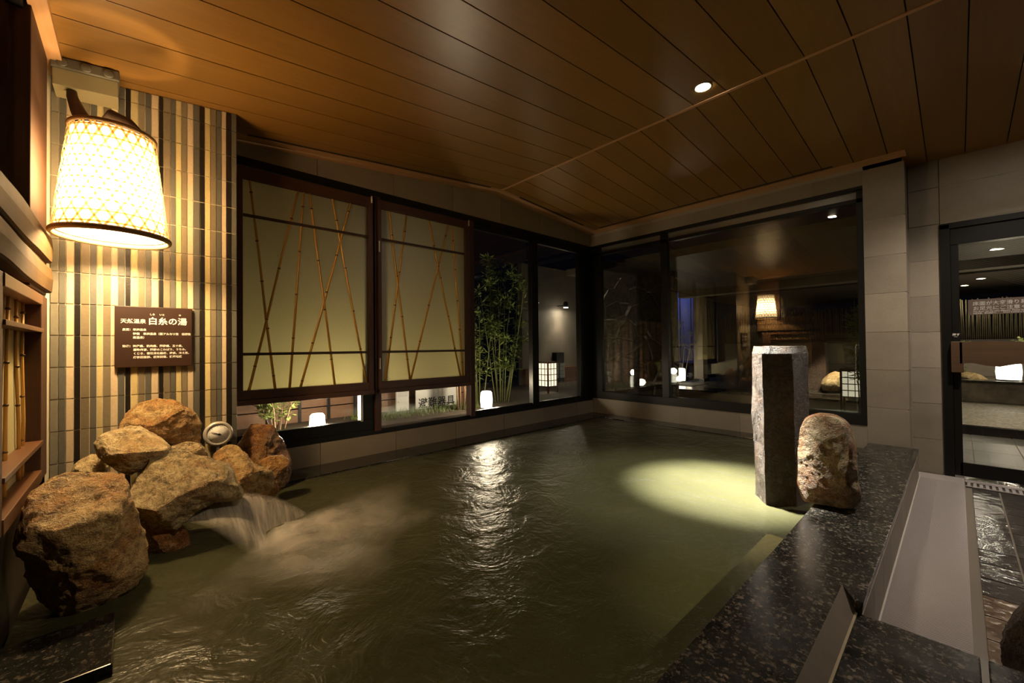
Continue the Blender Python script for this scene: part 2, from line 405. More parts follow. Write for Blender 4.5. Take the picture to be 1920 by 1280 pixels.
def text_mesh(name, body, size, mat, parent, origin, ux, uy, align='LEFT', bold=0.0, spacing=1.0, extr=0.0004, xs=1.0):
    cu = bpy.data.curves.new(name, 'FONT'); cu.body = body; cu.size = size; cu.align_x = align
    cu.offset = bold; cu.extrude = extr; cu.space_line = spacing; cu.resolution_u = 2
    t = bpy.data.objects.new(name + ' curve', cu); COL.objects.link(t)
    dg = bpy.context.evaluated_depsgraph_get(); dg.update()
    me = bpy.data.meshes.new_from_object(t.evaluated_get(dg)); bpy.data.objects.remove(t)
    ux = Vector(ux).normalized(); uy = Vector(uy).normalized(); uz = ux.cross(uy)
    off = Vector(origin); p = parent
    while p is not None: off = off - Vector(p.location); p = p.parent
    for v in me.vertices: v.co = off + ux * v.co.x * xs + uy * v.co.y + uz * v.co.z
    me.materials.clear(); me.materials.append(mat)
    o = bpy.data.objects.new(name, me); COL.objects.link(o); o.parent = parent
    return o

# ---------------------------------------------------------------- room shell
XW, XP, XE = -0.31, 4.88, 5.15          # left wall, window wall with pillar, door wall
YC, YA = 3.15, 3.58                      # striped wall, garden window wall
RX, RZ = 3.03, 2.905                     # ceiling ridge
SL, SR = 0.09, -0.079
def ceil_z(x): return RZ + (SL if x < RX else SR) * (x - RX)
WZ = 0.185                               # water level

# ceiling: two sloping fields of boards meeting at the ridge strip
def ceiling_field(mb, x0, x1, y0, y1, pitch=0.225, off=-0.07):
    k = math.floor((y0 - off) / pitch); y = off + k * pitch
    while y < y1:
        a, b = max(y, y0) + 0.003, min(y + pitch, y1) - 0.003
        if b > a + 0.01:
            mb.hexa([(x0, a, ceil_z(x0)), (x1, a, ceil_z(x1)), (x1, b, ceil_z(x1)), (x0, b, ceil_z(x0))],
                    [(x0, a, ceil_z(x0) + 0.02), (x1, a, ceil_z(x1) + 0.02), (x1, b, ceil_z(x1) + 0.02), (x0, b, ceil_z(x0) + 0.02)], 0.0015)
        y += pitch
mb = MB()
ceiling_field(mb, XW, RX - 0.012, -2.6, 3.42); ceiling_field(mb, RX + 0.012, 5.6, -2.6, 3.42)
S(mb.build('ceiling', m_ceiling))
mb = MB()                                # dark void over the boards
for x0, x1 in ((XW - 0.2, RX), (RX, 5.8)):
    mb.hexa([(x0, -2.8, ceil_z(x0) + 0.022), (x1, -2.8, ceil_z(x1) + 0.022), (x1, 3.8, ceil_z(x1) + 0.022), (x0, 3.8, ceil_z(x0) + 0.022)],
            [(x0, -2.8, ceil_z(x0) + 0.12), (x1, -2.8, ceil_z(x1) + 0.12), (x1, 3.8, ceil_z(x1) + 0.12), (x0, 3.8, ceil_z(x0) + 0.12)])
S(mb.build('trim_1', m_dark))
S(MB().hexa([(RX - 0.014, -2.6, RZ - 0.006), (RX + 0.014, -2.6, RZ - 0.006), (RX + 0.014, 3.42, RZ - 0.006), (RX - 0.014, 3.42, RZ - 0.006)],
            [(RX - 0.014, -2.6, RZ + 0.02), (RX + 0.014, -2.6, RZ + 0.02), (RX + 0.014, 3.42, RZ + 0.02), (RX - 0.014, 3.42, RZ + 0.02)], 0.003).build('trim_2', m_ceiltrim))
def slope_bar(mb, x0, x1, y0, y1, lo, hi):
    mb.hexa([(x0, y0, ceil_z(x0) + lo), (x1, y0, ceil_z(x1) + lo), (x1, y1, ceil_z(x1) + lo), (x0, y1, ceil_z(x0) + lo)],
            [(x0, y0, ceil_z(x0) + hi), (x1, y0, ceil_z(x1) + hi), (x1, y1, ceil_z(x1) + hi), (x0, y1, ceil_z(x0) + hi)])
mb = MB()                                # edge boards beside the garden wall, with the dark slots
for x0, x1 in ((XW, RX), (RX, 4.9)):
    slope_bar(mb, x0, x1, 3.435, 3.5, -0.004, 0.02); slope_bar(mb, x0, x1, 3.503, 3.6, -0.008, 0.02)
for x0, x1 in ((XW, 0.60), (2.86, RX), (RX, 3.30), (4.50, 4.9)):
    slope_bar(mb, x0, x1, 3.418, 3.436, -0.002, 0.02)
S(mb.build('trim_3', m_ceiltrimx))
mb = MB()
for x0, x1 in ((0.60, 2.86), (3.30, 4.50)): slope_bar(mb, x0, x1, 3.408, 3.428, -0.0025, 0.01)
S(mb.build('trim_13', m_dark))
mb = MB()
for x0, x1, y0, y1 in ((4.755, 4.80, 0.27, 3.5), (4.803, 4.88, 0.27, 3.5)): slope_bar(mb, x0, x1, y0, y1, -0.006, 0.0)
S(mb.build('trim_4', m_ceiltrim))
S(B('trim_5', (4.705, 0.75, ceil_z(4.71) - 0.005), (4.725, 3.3, ceil_z(4.73) + 0.01), m_dark))
mb = MB(); slope_bar(mb, XW - 0.01, XW + 0.05, -2.6, 3.42, -0.03, 0.0); S(mb.build('trim_6', m_ceiltrim))

# tiled walls: real tiles over a grout bed
def tile_field(mb, plane, pos, u_edges, v_edges, th=0.012, gap=0.0022, side=-1, bev=0.0012, stagger=None):
    for j in range(len(v_edges) - 1):
        ue = u_edges[j % len(u_edges)] if isinstance(u_edges[0], (list, tuple)) else u_edges
        for i in range(len(ue) - 1):
            u0, u1, v0, v1 = ue[i] + gap, ue[i + 1] - gap, v_edges[j] + gap, v_edges[j + 1] - gap
            if u1 - u0 < 0.004 or v1 - v0 < 0.004: continue
            if plane == 'y': mb.box((u0, pos, v0), (u1, pos + side * th, v1), bev)
            else: mb.box((pos, u0, v0), (pos + side * th, u1, v1), bev)
# garden window wall: masonry above and below the window
mb = MB(); mb.mat(1)
mb.box((0.3, YA + 0.012, 2.58), (5.15, YA + 0.16, 3.0)); mb.box((0.3, YA + 0.012, -0.2), (5.15, YA + 0.16, 0.37)); mb.box((4.80, YA + 0.012, 0.3), (5.15, YA + 0.16, 2.6))
mb.mat(0)
tile_field(mb, 'y', YA + 0.013, [0.40, 1.122, 1.803, 2.474, 3.153, 3.815, 4.503, 4.88], [2.58, 2.92], gap=0.0018)
tile_field(mb, 'y', YA + 0.013, [0.45, 1.137, 1.813, 2.49, 3.162, 3.843, 4.52, 4.88], [0.19, 0.37], gap=0.0018)
S(mb.build('wall_back', [m_tile, m_grout_dark]))
# window wall on the right with its stone pillar
PV = [0.245, 0.572, 0.909, 1.245, 1.588, 1.921, 2.256, 2.72]
mb = MB(); mb.mat(1)
mb.box((XP + 0.0035, 0.30, 2.58), (XP + 0.20, 3.74, 2.95)); mb.box((XP + 0.0035, 0.30, -0.2), (XP + 0.20, 3.74, 0.40))
mb.box((XP + 0.0035, 0.298, 0.2), (XE + 0.2, 0.56, 2.95))
mb.mat(0)
tile_field(mb, 'x', XP + 0.013, [0.285, 0.565], PV, gap=0.0018)
tile_field(mb, 'x', XP + 0.013, [0.565, 0.95, 1.628, 2.292, 2.969, 3.58], [2.58, 2.72], gap=0.0018)
tile_field(mb, 'x', XP + 0.013, [0.565, 0.95, 1.628, 2.292, 2.969, 3.58], [0.19, 0.40], gap=0.0018)
tile_field(mb, 'y', 0.298, [XP, XE + 0.01], [0.0] + PV, gap=0.0018)
S(mb.build('wall_right', [m_tile, m_grout]))
# door wall
EV = [0.0, 0.301, 0.612, 0.925, 1.240, 1.555, 1.868, 2.18]
mb = MB(); mb.mat(1)
mb.box((XE + 0.0035, 0.085, 0), (XE + 0.15, 0.40, 2.95)); mb.box((XE + 0.0035, -2.6, 2.17), (XE + 0.15, 0.40, 2.95)); mb.box((XE + 0.0035, -2.6, 0), (XE + 0.15, -1.15, 2.3))
mb.mat(0)
tile_field(mb, 'x', XE + 0.013, [0.088, 0.284], EV, gap=0.0018)
tile_field(mb, 'x', XE + 0.013, [-1.15, -0.50, 0.088, 0.284], [2.18, 2.50, 2.74], gap=0.0018)
S(mb.build('wall_entrance', [m_tile, m_grout]))
S(B('wall_front', (XW - 0.1, -2.75, -0.2), (5.4, -2.6, 3.0), m_plaster))
S(B('wall_left', (XW - 0.22, -2.6, -0.2), (XW - 0.08, 3.7, 3.0), m_wall_dark))
S(B('trim_7', (XW - 0.12, -2.6, -0.2), (XW - 0.02, 3.14, 0.56), m_wall_dark))

# striped wall of narrow upright tiles
def lin(c): return tuple(v for v in c)
TC = {'t': (0.205, 0.165, 0.105), 'g': (0.115, 0.110, 0.092), 'c': (0.60, 0.47, 0.31), 'b': (0.014, 0.011, 0.008), 'y': (0.62, 0.50, 0.24), 'o': (0.21, 0.19, 0.14)}
TK = list(TC)
def ceramic(k):
    M = Mat('striped tile ' + {'t': 'taupe', 'g': 'grey', 'c': 'cream', 'b': 'black', 'y': 'yellow', 'o': 'olive'}[k])
    c = TC[k]; f = M.noise(70, 4, 0.6); geo = M.n.new('ShaderNodeNewGeometry')
    M.col(M.mix(1.0, M.ramp(f, [(0.3, tuple(v * 0.86 for v in c)), (0.7, c)]), M.ramp(geo.outputs['Random Per Island'], [(0, 0.84), (1, 1.1)]), 'MULTIPLY'))
    M.set(Roughness=0.34); M.bump(f, 0.25, 0.004); return M.m
STRIPE = [(-0.313, -0.286, 'o'), (-0.283, -0.260, 'g'), (-0.257, -0.231, 'c'), (-0.228, -0.206, 'b'), (-0.203, -0.173, 't'), (-0.170, -0.146, 'g'),
          (-0.143, -0.124, 'y'), (-0.121, -0.091, 't'), (-0.088, -0.066, 'c'), (-0.063, -0.036, 'g'), (-0.033, -0.012, 'b'), (-0.009, 0.017, 'y'),
          (0.020, 0.047, 't'), (0.050, 0.075, 'g'), (0.078, 0.106, 'c'), (0.109, 0.128, 'b'), (0.131, 0.159, 't'), (0.162, 0.184, 'g'), (0.187, 0.211, 'y'),
          (0.214, 0.238, 't'), (0.241, 0.268, 'c'), (0.271, 0.299, 'g'), (0.302, 0.323, 'b'), (0.326, 0.352, 'y'), (0.355, 0.382, 't'), (0.385, 0.409, 'g'),
          (0.412, 0.434, 'c'), (0.437, 0.461, 'b'), (0.464, 0.490, 'g')]
mb = MB(); mb.mat(len(TK)).box((XW - 0.1, YC + 0.0025, 0.0), (0.488, YA + 0.1, 2.80))
for k in range(-4, 13):
    z0 = 0.735 + 0.1655 * k
    for x0, x1, c in STRIPE:
        zt = min(z0 + 0.1655 - 0.0018, ceil_z(x0) - 0.004)
        if zt < z0 + 0.01: continue
        mb.mat(TK.index(c)).box((x0, YC + 0.006, z0 + 0.0032), (x1, YC - 0.004, zt), 0.0012)
S(mb.build('wall_back_left', [ceramic(k) for k in TK] + [simple('stripe grout', (0.62, 0.55, 0.40), 0.8)]))

# ---------------------------------------------------------------- floor on the right
mb = MB(); mb.mat(2).box((-0.3, -2.6, -0.2), (5.3, 0.3, -0.006))
px, py = 0.205, 0.145
xs = [1.0 + px * i for i in range(20)]
ys = [-0.055 - 0.0 - py * i for i in range(17)]
for i in range(len(xs)):
    for j in range(len(ys)):
        x0, x1 = xs[i], min(xs[i] + px, 4.86); y1, y0 = ys[j], ys[j] - py
        if x0 > 4.8: continue
        mb.mat(0 if x0 > 2.8 else 1).box((x0 + 0.004, y0 + 0.004, -0.012), (x1 - 0.004, y1 - 0.004, 0.0), 0.0015)
for j in range(9):
    mb.mat(0).box((5.13, -0.02 - 0.3 * j, -0.012), (5.35, -0.316 - 0.3 * j, 0.0), 0.0015)
S(mb.build('floor', [m_slate, m_pebble, m_floor_grout]))
# pool bottom block is hidden by the cloudy water; coping stones around it
mb = MB()
def coping(n_edges, fn):
    for a, b in zip(n_edges[:-1], n_edges[1:]): fn(a + 0.0008, b - 0.0008)
G = 0.25
mb.hexa([(XW, 0.306, -0.2), (1.86, 0.306, -0.2), (1.86, 0.56, -0.2), (XW, 0.56, -0.2)], [(XW, 0.306, G), (1.86, 0.306, G), (1.86, 0.56, G), (XW, 0.56, G)])
mb.hexa([(1.86, 0.306, -0.2), (1.95, 0.306, -0.2), (1.95, 0.56, -0.2), (1.86, 0.56, -0.2)], [(1.86, 0.306, G), (1.95, 0.306, G), (1.95, 0.56, G), (1.86, 0.56, G)])
coping([1.95, 2.6, 3.4, 4.2, XP], lambda a, b: mb.hexa([(a, 0.240, 0.205), (b, 0.240, 0.205), (b, 0.56, 0.205), (a, 0.56, 0.205)], [(a, 0.235, G), (b, 0.235, G), (b, 0.56, G), (a, 0.56, G)], 0.003))
mb.hexa([(1.86, 0.240, 0.205), (1.95, 0.240, 0.205), (1.95, 0.306, 0.205), (1.86, 0.256, 0.205)], [(1.86, 0.235, G), (1.95, 0.235, G), (1.95, 0.306, G), (1.86, 0.256, G)])
rim = tag(thing('bath_curb', 'dark speckled granite coping of the near edge of the bath', 'pool rim', (2.0, 0.4, 0.0)))
mb.build('coping', m_granite, rim)
mb = MB(); mb.mat(1).box((1.9, 0.245, -0.02), (XP, 0.55, 0.204)); mb.mat(0)
tile_field(mb, 'y', 0.2465, [1.86, 2.15, 2.45, 2.75, 3.05, 3.35, 3.65, 3.95, 4.25, 4.55, 4.88], [0.0, 0.204], th=0.008, gap=0.0015)
mb.build('side_tile', [m_tile, m_grout], rim)
mb = MB(); mb.hexa([(0.1, 0.262, 0.05), (1.86, 0.262, 0.05), (1.86, 0.31, 0.05), (0.1, 0.31, 0.05)], [(0.1, 0.256, 0.2115), (1.86, 0.256, 0.2115), (1.86, 0.306, 0.2505), (0.1, 0.306, 0.2505)])
mb.face([(1.8595, 0.256, 0.2115), (1.95, 0.3062, 0.2505), (1.8595, 0.306, 0.2505)])
mb.build('sloped_strip', simple('sloped beige tile strip', (0.20, 0.165, 0.125), 0.4, 0, 0.12, 20), rim)
MB().box((0.1, 0.250, 0.2), (1.85, 0.257, 0.2135)).build('sealant_bead', simple('pale sealant', (0.42, 0.35, 0.22), 0.6), rim)
slab = thing('granite_step', 'dark speckled granite step slab in the right foreground, beside the boulder', 'step', (1.0, -0.4, 0))
mb = MB(); mb.box((0.15, -0.03, 0.0), (1.859, 0.250, 0.21), 0.003); mb.build('slab', m_granite, slab)
mb = MB(); mb.box((0.15, -1.2, 0.0), (1.859, -0.047, 0.21), 0.003); mb.build('slab', m_granite, slab)
B('joint_strip', (0.15, -0.046, 0.0), (1.857, -0.031, 0.207), simple('dull joint', (0.16, 0.14, 0.11), 0.5), slab)
ledge = thing('pool_ledge', 'dark granite ledge along the far garden side of the bath', 'pool ledge', (2.5, 3.4, 0))
mb = MB()
for a, b in zip([0.495, 1.0, 1.9, 2.8, 3.7, 4.6], [1.0, 1.9, 2.8, 3.7, 4.6, 4.879]): mb.box((a + 0.001, 3.28, -0.2), (b - 0.001, YA - 0.001, 0.195), 0.004)
mb.build('ledge_stone', m_granite_wet, ledge)
ledge2 = thing('pool_ledge', 'dark granite ledge below the right hand window, behind the stone column', 'pool ledge', (4.75, 2, 0))
mb = MB()
for a, b in zip([0.56, 1.3, 2.1, 2.9], [1.3, 2.1, 2.9, 3.28]): mb.box((4.62, a + 0.001, -0.2), (XP - 0.001, b - 0.001, 0.195), 0.004)
mb.build('ledge_stone', m_granite_wet, ledge2)
ledge3 = thing('pool_ledge', 'dark granite ledge block in the lower left corner, nearer than the biggest rock', 'pool ledge', (-0.2, 1.9, 0))
mb = MB(); mb.box((XW, 1.73, -0.2), (-0.045, 2.065, 0.215), 0.004); mb.build('ledge_stone', m_granite_wet, ledge3)
ledge4 = thing('rock_plinth', 'dark wet stone base under the rock pile by the striped wall', 'stone base', (0.0, 2.7, 0))
mb = MB(); mb.hexa([(XW, 2.10, -0.2), (0.0, 2.12, -0.2), (0.42, 2.72, -0.2), (0.48, 3.14, -0.2), (XW, 3.14, -0.2)], [(XW, 2.10, 0.16), (0.0, 2.12, 0.16), (0.40, 2.74, 0.17), (0.48, 3.14, 0.19), (XW, 3.14, 0.19)], 0.02)
mb.build('base_stone', m_rock_dark, ledge4)

S(B('floor_bath', (XW, 0.5, -0.62), (4.9, 3.6, -0.55), simple('bath bottom', (0.03, 0.028, 0.014), 0.7)))
bench = thing('bath_bench', 'pale stone bench under the water along the granite edge', 'bench', (3, 0.68, -0.5))
B('bench_stone', (0.0, 0.562, -0.55), (4.6, 0.80, 0.02), simple('bench stone', (0.17, 0.14, 0.105), 0.6, 0, 0.15, 6), bench, 0.03)
# water surface with low swell
mb = MB(); nx, ny = 150, 90
x0, x1, y0, y1 = XW, 4.66, 0.54, 3.32
g = [[None] * (ny + 1) for _ in range(nx + 1)]
for i in range(nx + 1):
    for j in range(ny + 1):
        x, y = x0 + (x1 - x0) * i / nx, y0 + (y1 - y0) * j / ny
        r = math.hypot(x - 0.62, y - 2.2)
        z = 0.006 * noise.noise((x * 1.7, y * 1.7, 0.3)) + 0.004 * noise.noise((x * 4.3, y * 4.3, 2.0)) + 0.006 * math.sin(r * 22) * math.exp(-r * 2.2)
        g[i][j] = mb.bm.verts.new((x, y, WZ + z))
for i in range(nx):
    for j in range(ny):
        f = mb.bm.faces.new((g[i][j], g[i + 1][j], g[i + 1][j + 1], g[i][j + 1])); f.smooth = True
wt = mb.build('bath_water', m_water)
tag(wt, 'cloudy olive green hot spring water filling the large bath', 'water', None, 'stuff')

# overflow grating and drain
gr = thing('gutter_grating', 'pale ribbed plastic overflow grating beside the granite rim', 'grating', (3.3, 0.1, 0))
mb = MB(); mb.box((1.85, -0.022, -0.03), (5.13, 0.236, 0.0005)); mb.build('grating_bed', m_plastic_d, gr)
mb = MB(); x = 1.87
while x < 4.92:
    mb.box((x, 0.135, 0.0), (x + 0.0075, 0.232, 0.0045)); mb.box((x, -0.02, 0.0), (x + 0.0088, 0.133, 0.0052)); x += 0.0125
tag(mb.build('ribs', m_plastic, gr), kind='stuff')
B('end_plate', (4.92, -0.02, 0.0), (5.13, 0.25, 0.006), m_plastic, gr, 0.002)
B('edge_strip', (1.85, 0.232, 0.0), (5.0, 0.240, 0.012), simple('pale edge seal', (0.5, 0.46, 0.43), 0.5), gr)
dr = thing('floor_drain', 'slotted pale drain cover in the floor in front of the glass door', 'drain', (5.0, -0.6, 0))
mb = MB(); mb.box((4.87, -1.25, -0.02), (5.115, -0.026, 0.001)); mb.build('drain_channel', m_black, dr)
mb = MB(); y = -0.035
mb.box((4.875, -1.25, 0.0), (4.895, -0.026, 0.005)); mb.box((5.02, -1.25, 0.0), (5.10, -0.026, 0.005))
while y > -1.22:
    mb.box((4.895, y, 0.0), (5.03, y - 0.018, 0.005)); y -= 0.033
mb.build('slotted_cover', m_plastic, dr)

# ---------------------------------------------------------------- garden window
w1 = struct('window_1', (2.6, YA, 0.4))
mb = MB()
YF0, YF1 = YA + 0.0, YA + 0.07
mb.box((0.45, YF0, 2.52), (4.88, YF1 + 0.06, 2.585)); mb.box((0.45, YF0, 0.37), (4.88, YF1 + 0.06, 0.415), 0.003)
mb.box((0.45, YF0 + 0.005, 0.415), (1.60, YF1, 0.512), 0.003)
mb.box((3.65, YF0, 0.40), (3.76, YF1, 2.53), 0.003); mb.box((4.60, YF0, 0.40), (4.88, YF1, 2.53), 0.003)
mb.box((2.74, YF0 + 0.02, 2.46), (4.62, YF1, 2.53), 0.003)
mb.box((2.74, YF0 + 0.02, 0.40), (4.62, YF1, 0.45), 0.003)
mb.box((1.50, YF0 + 0.01, 0.40), (1.60, YF1, 2.53), 0.003)
mb.build('frame', m_alu, w1)
MB().box((1.605, YF0 - 0.02, 0.40), (1.660, YF1, 2.53), 0.003).build('mullion', m_brown, w1)
MB().box((2.675, YF0 - 0.02, 0.40), (2.735, YF1, 2.53), 0.003).build('mullion', m_brown, w1)
MB().box((1.478, YF0 + 0.0, 0.50), (1.500, YF1, 0.95), 0.003).build('sash_edge', simple('pale sash edge', (0.6, 0.6, 0.58), 0.4, 0.6), w1)
for a, b in ((0.45, 1.50), (1.66, 2.675), (2.735, 3.65), (3.76, 4.60)):
    B('pane', (a, YF0 + 0.044, 0.41), (b, YF0 + 0.050, 2.53), m_glass, w1)
w2 = struct('window_2', (XP, 2, 0.4))
mb = MB(); X0 = XP + 0.0; X1 = XP + 0.07
mb.box((X0, 0.565, 2.545), (X1 + 0.06, 3.58, 2.585)); mb.box((X0, 0.565, 2.435), (X1, 3.58, 2.475), 0.003)
mb.box((X0 - 0.005, 0.565, 0.40), (X1 + 0.06, 3.58, 0.50), 0.003)
mb.box((X0, 0.565, 0.40), (X1, 0.61, 2.56), 0.003); mb.box((X0, 2.43, 0.40), (X1, 2.52, 2.56), 0.003); mb.box((X0, 3.42, 0.40), (X1, 3.58, 2.56), 0.003)
mb.build('frame', m_alu, w2)
for a, b in ((0.61, 2.43), (2.52, 3.42)):
    B('pane', (X0 + 0.03, a, 0.50), (X0 + 0.036, b, 2.44), m_glass, w2)
    B('pane', (X0 + 0.048, a, 0.50), (X0 + 0.054, b, 2.44), m_glass, w2)
    B('transom_strip', (X0 + 0.03, a, 2.475), (X0 + 0.045, b, 2.545), simple('grey transom strip', (0.22, 0.21, 0.19), 0.3, 0.5), w2)

# ---------------------------------------------------------------- glass door
d1 = struct('door_1', (XE, -0.4, 0))
mb = MB()
mb.box((XE - 0.02, 0.03, 0.0), (XE + 0.12, 0.092, 2.16), 0.003); mb.box((XE - 0.02, -1.15, 2.12), (XE + 0.12, 0.092, 2.17), 0.003)
mb.box((XE - 0.005, -1.15, 1.98), (XE + 0.10, 0.03, 2.13), 0.003)
mb.build('frame', m_alu, d1)
mb = MB()
mb.box((XE, -0.018, 0.02), (XE + 0.05, 0.03, 1.985), 0.003); mb.box((XE, -1.15, 0.02), (XE + 0.05, 0.0, 0.135), 0.003); mb.box((XE, -1.15, 0.02), (XE + 0.05, -1.08, 1.985), 0.003)
mb.build('leaf_frame', m_alu, d1)
B('pane', (XE + 0.022, -1.08, 0.13), (XE + 0.028, -0.015, 1.985), m_glass, d1)
mb = MB()
for k in range(26):
    z = 1.98 - 0.0; y0 = -0.02 - 0.028 * k; L = min(0.75, 1.06 + y0)
    if L > 0.05: mb.tube([(XE + 0.0295, y0, z), (XE + 0.0295, y0 - L, z - L * 0.55)], 0.0006, 3, False)
for k in range(12):
    z = 1.965 - 0.0165 * k * 1.0; mb.tube([(XE + 0.0295, -0.02, z), (XE + 0.0295, -0.60, z - 0.32)], 0.0006, 3, False)
mb.build('wired_glass_lines', simple('glass wire', (0.5, 0.48, 0.42), 0.3, 0.8), d1)
mb = MB(); n = 14; lo = []; hi = []
pts = []
for i in range(n + 1):
    t = i / n; y = -0.012 - 1.0 * t
    top = 1.148 + 0.006 * math.sin(t * 9) - 0.012 * t; bot = 0.962 + 0.016 * math.sin(t * 21 + 0.6) + 0.01 * t
    pts.append((y, top, bot))
for (ya, ta, ba), (yb, tb, bb) in zip(pts[:-1], pts[1:]):
    mb.hexa([(XE - 0.085, ya, ba), (XE - 0.085, yb, bb), (XE - 0.05, yb, bb), (XE - 0.05, ya, ba)], [(XE - 0.085, ya, ta), (XE - 0.085, yb, tb), (XE - 0.05, yb, tb), (XE - 0.05, ya, ta)])
bmesh.ops.remove_doubles(mb.bm, verts=mb.bm.verts, dist=0.0005)
hp = mb.build('handle', m_handle, d1)
B('handle_block', (XE - 0.085, -0.032, 0.895), (XE - 0.0, 0.038, 1.155), m_handle, d1, 0.006)
text_mesh('push_lettering', '押す', 0.022, m_white, d1, (XE - 0.001, 0.028, 1.205), (0, -1, 0), (0, 0, 1), 'LEFT', 0.0004)
text_mesh('push_lettering', 'PUSH', 0.008, m_white, d1, (XE - 0.001, 0.018, 1.192), (0, -1, 0), (0, 0, 1))
st = B('caution_sticker', (XE + 0.0195, -0.68, 1.375), (XE + 0.0215, -0.066, 1.503), simple('brown sticker', (0.085, 0.060, 0.050), 0.5), d1)
for txt, sz, z in (('床面が大変滑り易くなっております。', 0.036, 1.455), ('お足元にご注意ください。', 0.036, 1.415), ('The floor can be very slippery. Please watch your step.', 0.0165, 1.397), ('地面湿滑，请注意脚下。　　바닥이 미끄러우니 주의하시기 바랍니다.', 0.0125, 1.382)):
    text_mesh('lettering', txt, sz, m_pale, st, (XE + 0.019, -0.092, z), (0, -1, 0), (0, 0, 1), 'LEFT', 0.0003)

# ---------------------------------------------------------------- bamboo screens before the garden window
def bamboo_stick(parent, p0, p1, r, seed):
    rnd = random.Random(seed); p0, p1 = Vector(p0), Vector(p1)
    mb = MB(); n = rnd.randint(4, 6); L = (p1 - p0).length
    pts = [0.0]; t = rnd.uniform(0.05, 0.16)
    nodes = []
    while t < 0.97: nodes.append(t); t += rnd.uniform(0.19, 0.27)
    mb.mat(0).tube([p0, p0.lerp(p1, 0.33) + Vector((rnd.uniform(-.004, .004), 0, 0)), p0.lerp(p1, 0.66) + Vector((rnd.uniform(-.004, .004), 0, 0)), p1], [r * 0.8, r * 0.9, r, r * 1.1], 8)
    d = (p1 - p0).normalized()
    for t in nodes:
        c = p0.lerp(p1, t); mb.mat(1).tube([c - d * 0.005, c, c + d * 0.005], [r * 0.9, r * 1.4, r * 0.9], 8)
    mb.build('bamboo_stick', [m_bamboo, m_node], parent)
def yplane(x, z, y): k = y / YA; return (x * k, y, 1.15 + (z - 1.15) * k)
def shoji(name_label, x0, x1, ix0, ix1, iz1, sticks, seed):
    yf = 3.535
    a = yplane(x0, 0.745, yf); b = yplane(x1, 2.515, yf); ia = yplane(ix0, 0.842, yf); ib = yplane(ix1, iz1, yf)
    t = thing('bamboo_screen_panel', name_label, 'screen', ((a[0] + b[0]) / 2, yf, a[2]), None)
    mb = MB(); T = 0.036
    mb.box((a[0], yf, a[2]), (ia[0], yf + T, b[2]), 0.003); mb.build('stile', m_brown, t)
    mb = MB(); mb.box((ib[0], yf, a[2]), (b[0], yf + T, b[2]), 0.003); mb.build('stile', m_brown, t)
    mb = MB(); mb.box((ia[0], yf + 0.001, ib[2]), (ib[0], yf + T, b[2] - 0.001), 0.003); mb.build('rail', m_brownx, t)
    mb = MB(); mb.box((ia[0], yf + 0.001, a[2] + 0.03), (ib[0], yf + T, ia[2]), 0.003); mb.box((a[0], yf - 0.012, a[2] - 0.01), (b[0], yf + T, a[2] + 0.029), 0.003); mb.build('rail', m_brownx, t)
    B('paper_panel', (ia[0] - 0.004, yf + 0.024, ia[2] - 0.004), (ib[0] + 0.004, yf + 0.027, ib[2] + 0.004), m_screen, t)
    for z in (2.153, 1.114):
        q = yplane(0, z, yf)[2]; B('lattice_bar', (ia[0], yf + 0.002, q - 0.0105), (ib[0], yf + 0.012, q + 0.0105), m_bar, t)
    for k, (xa, za, xb, zb) in enumerate(sticks):
        p = yplane(xa, za + 0.01, yf); q = yplane(xb, zb - 0.008, yf); yy = yf + 0.0145
        bamboo_stick(t, (p[0], yy, p[2]), (q[0], yy, q[2]), 0.0092, seed + k)
    mb = MB(); mb.box((a[0] + 0.002, yf - 0.004, 2.02), (a[0] + 0.014, yf, 2.12)); mb.build('hinge', m_steel, t); B('hinge', (a[0] + 0.002, yf - 0.004, 0.96), (a[0] + 0.014, yf, 1.06), m_steel, t)
    mb = MB(); mb.box((b[0] - 0.02, yf - 0.006, b[2] - 0.05), (b[0] - 0.004, yf, b[2] + 0.012), 0.002); mb.tube([(b[0] - 0.012, yf - 0.009, b[2] - 0.045), (b[0] - 0.012, yf - 0.009, b[2] + 0.01)], 0.004); mb.build('latch', m_steel, t)
    return t
shoji('dark framed paper screen with crossing bamboo sticks, left panel next to the striped wall', 0.535, 1.600, 0.597, 1.557, 2.425,
      [(0.644, 2.41, 0.81, 0.842), (0.979, 2.413, 0.634, 0.843), (1.023, 2.424, 0.911, 0.846), (1.063, 2.425, 1.26, 0.843), (1.246, 2.425, 1.539, 0.847), (1.405, 2.416, 0.989, 0.841)], 10)
shoji('dark framed paper screen with crossing bamboo sticks, right panel next to the open garden window', 1.650, 2.690, 1.680, 2.630, 2.436,
      [(1.764, 2.423, 1.967, 0.845), (1.945, 2.42, 1.716, 0.855), (2.194, 2.418, 2.564, 0.842), (2.424, 2.408, 1.973, 0.844), (2.471, 2.406, 2.599, 0.846)], 30)

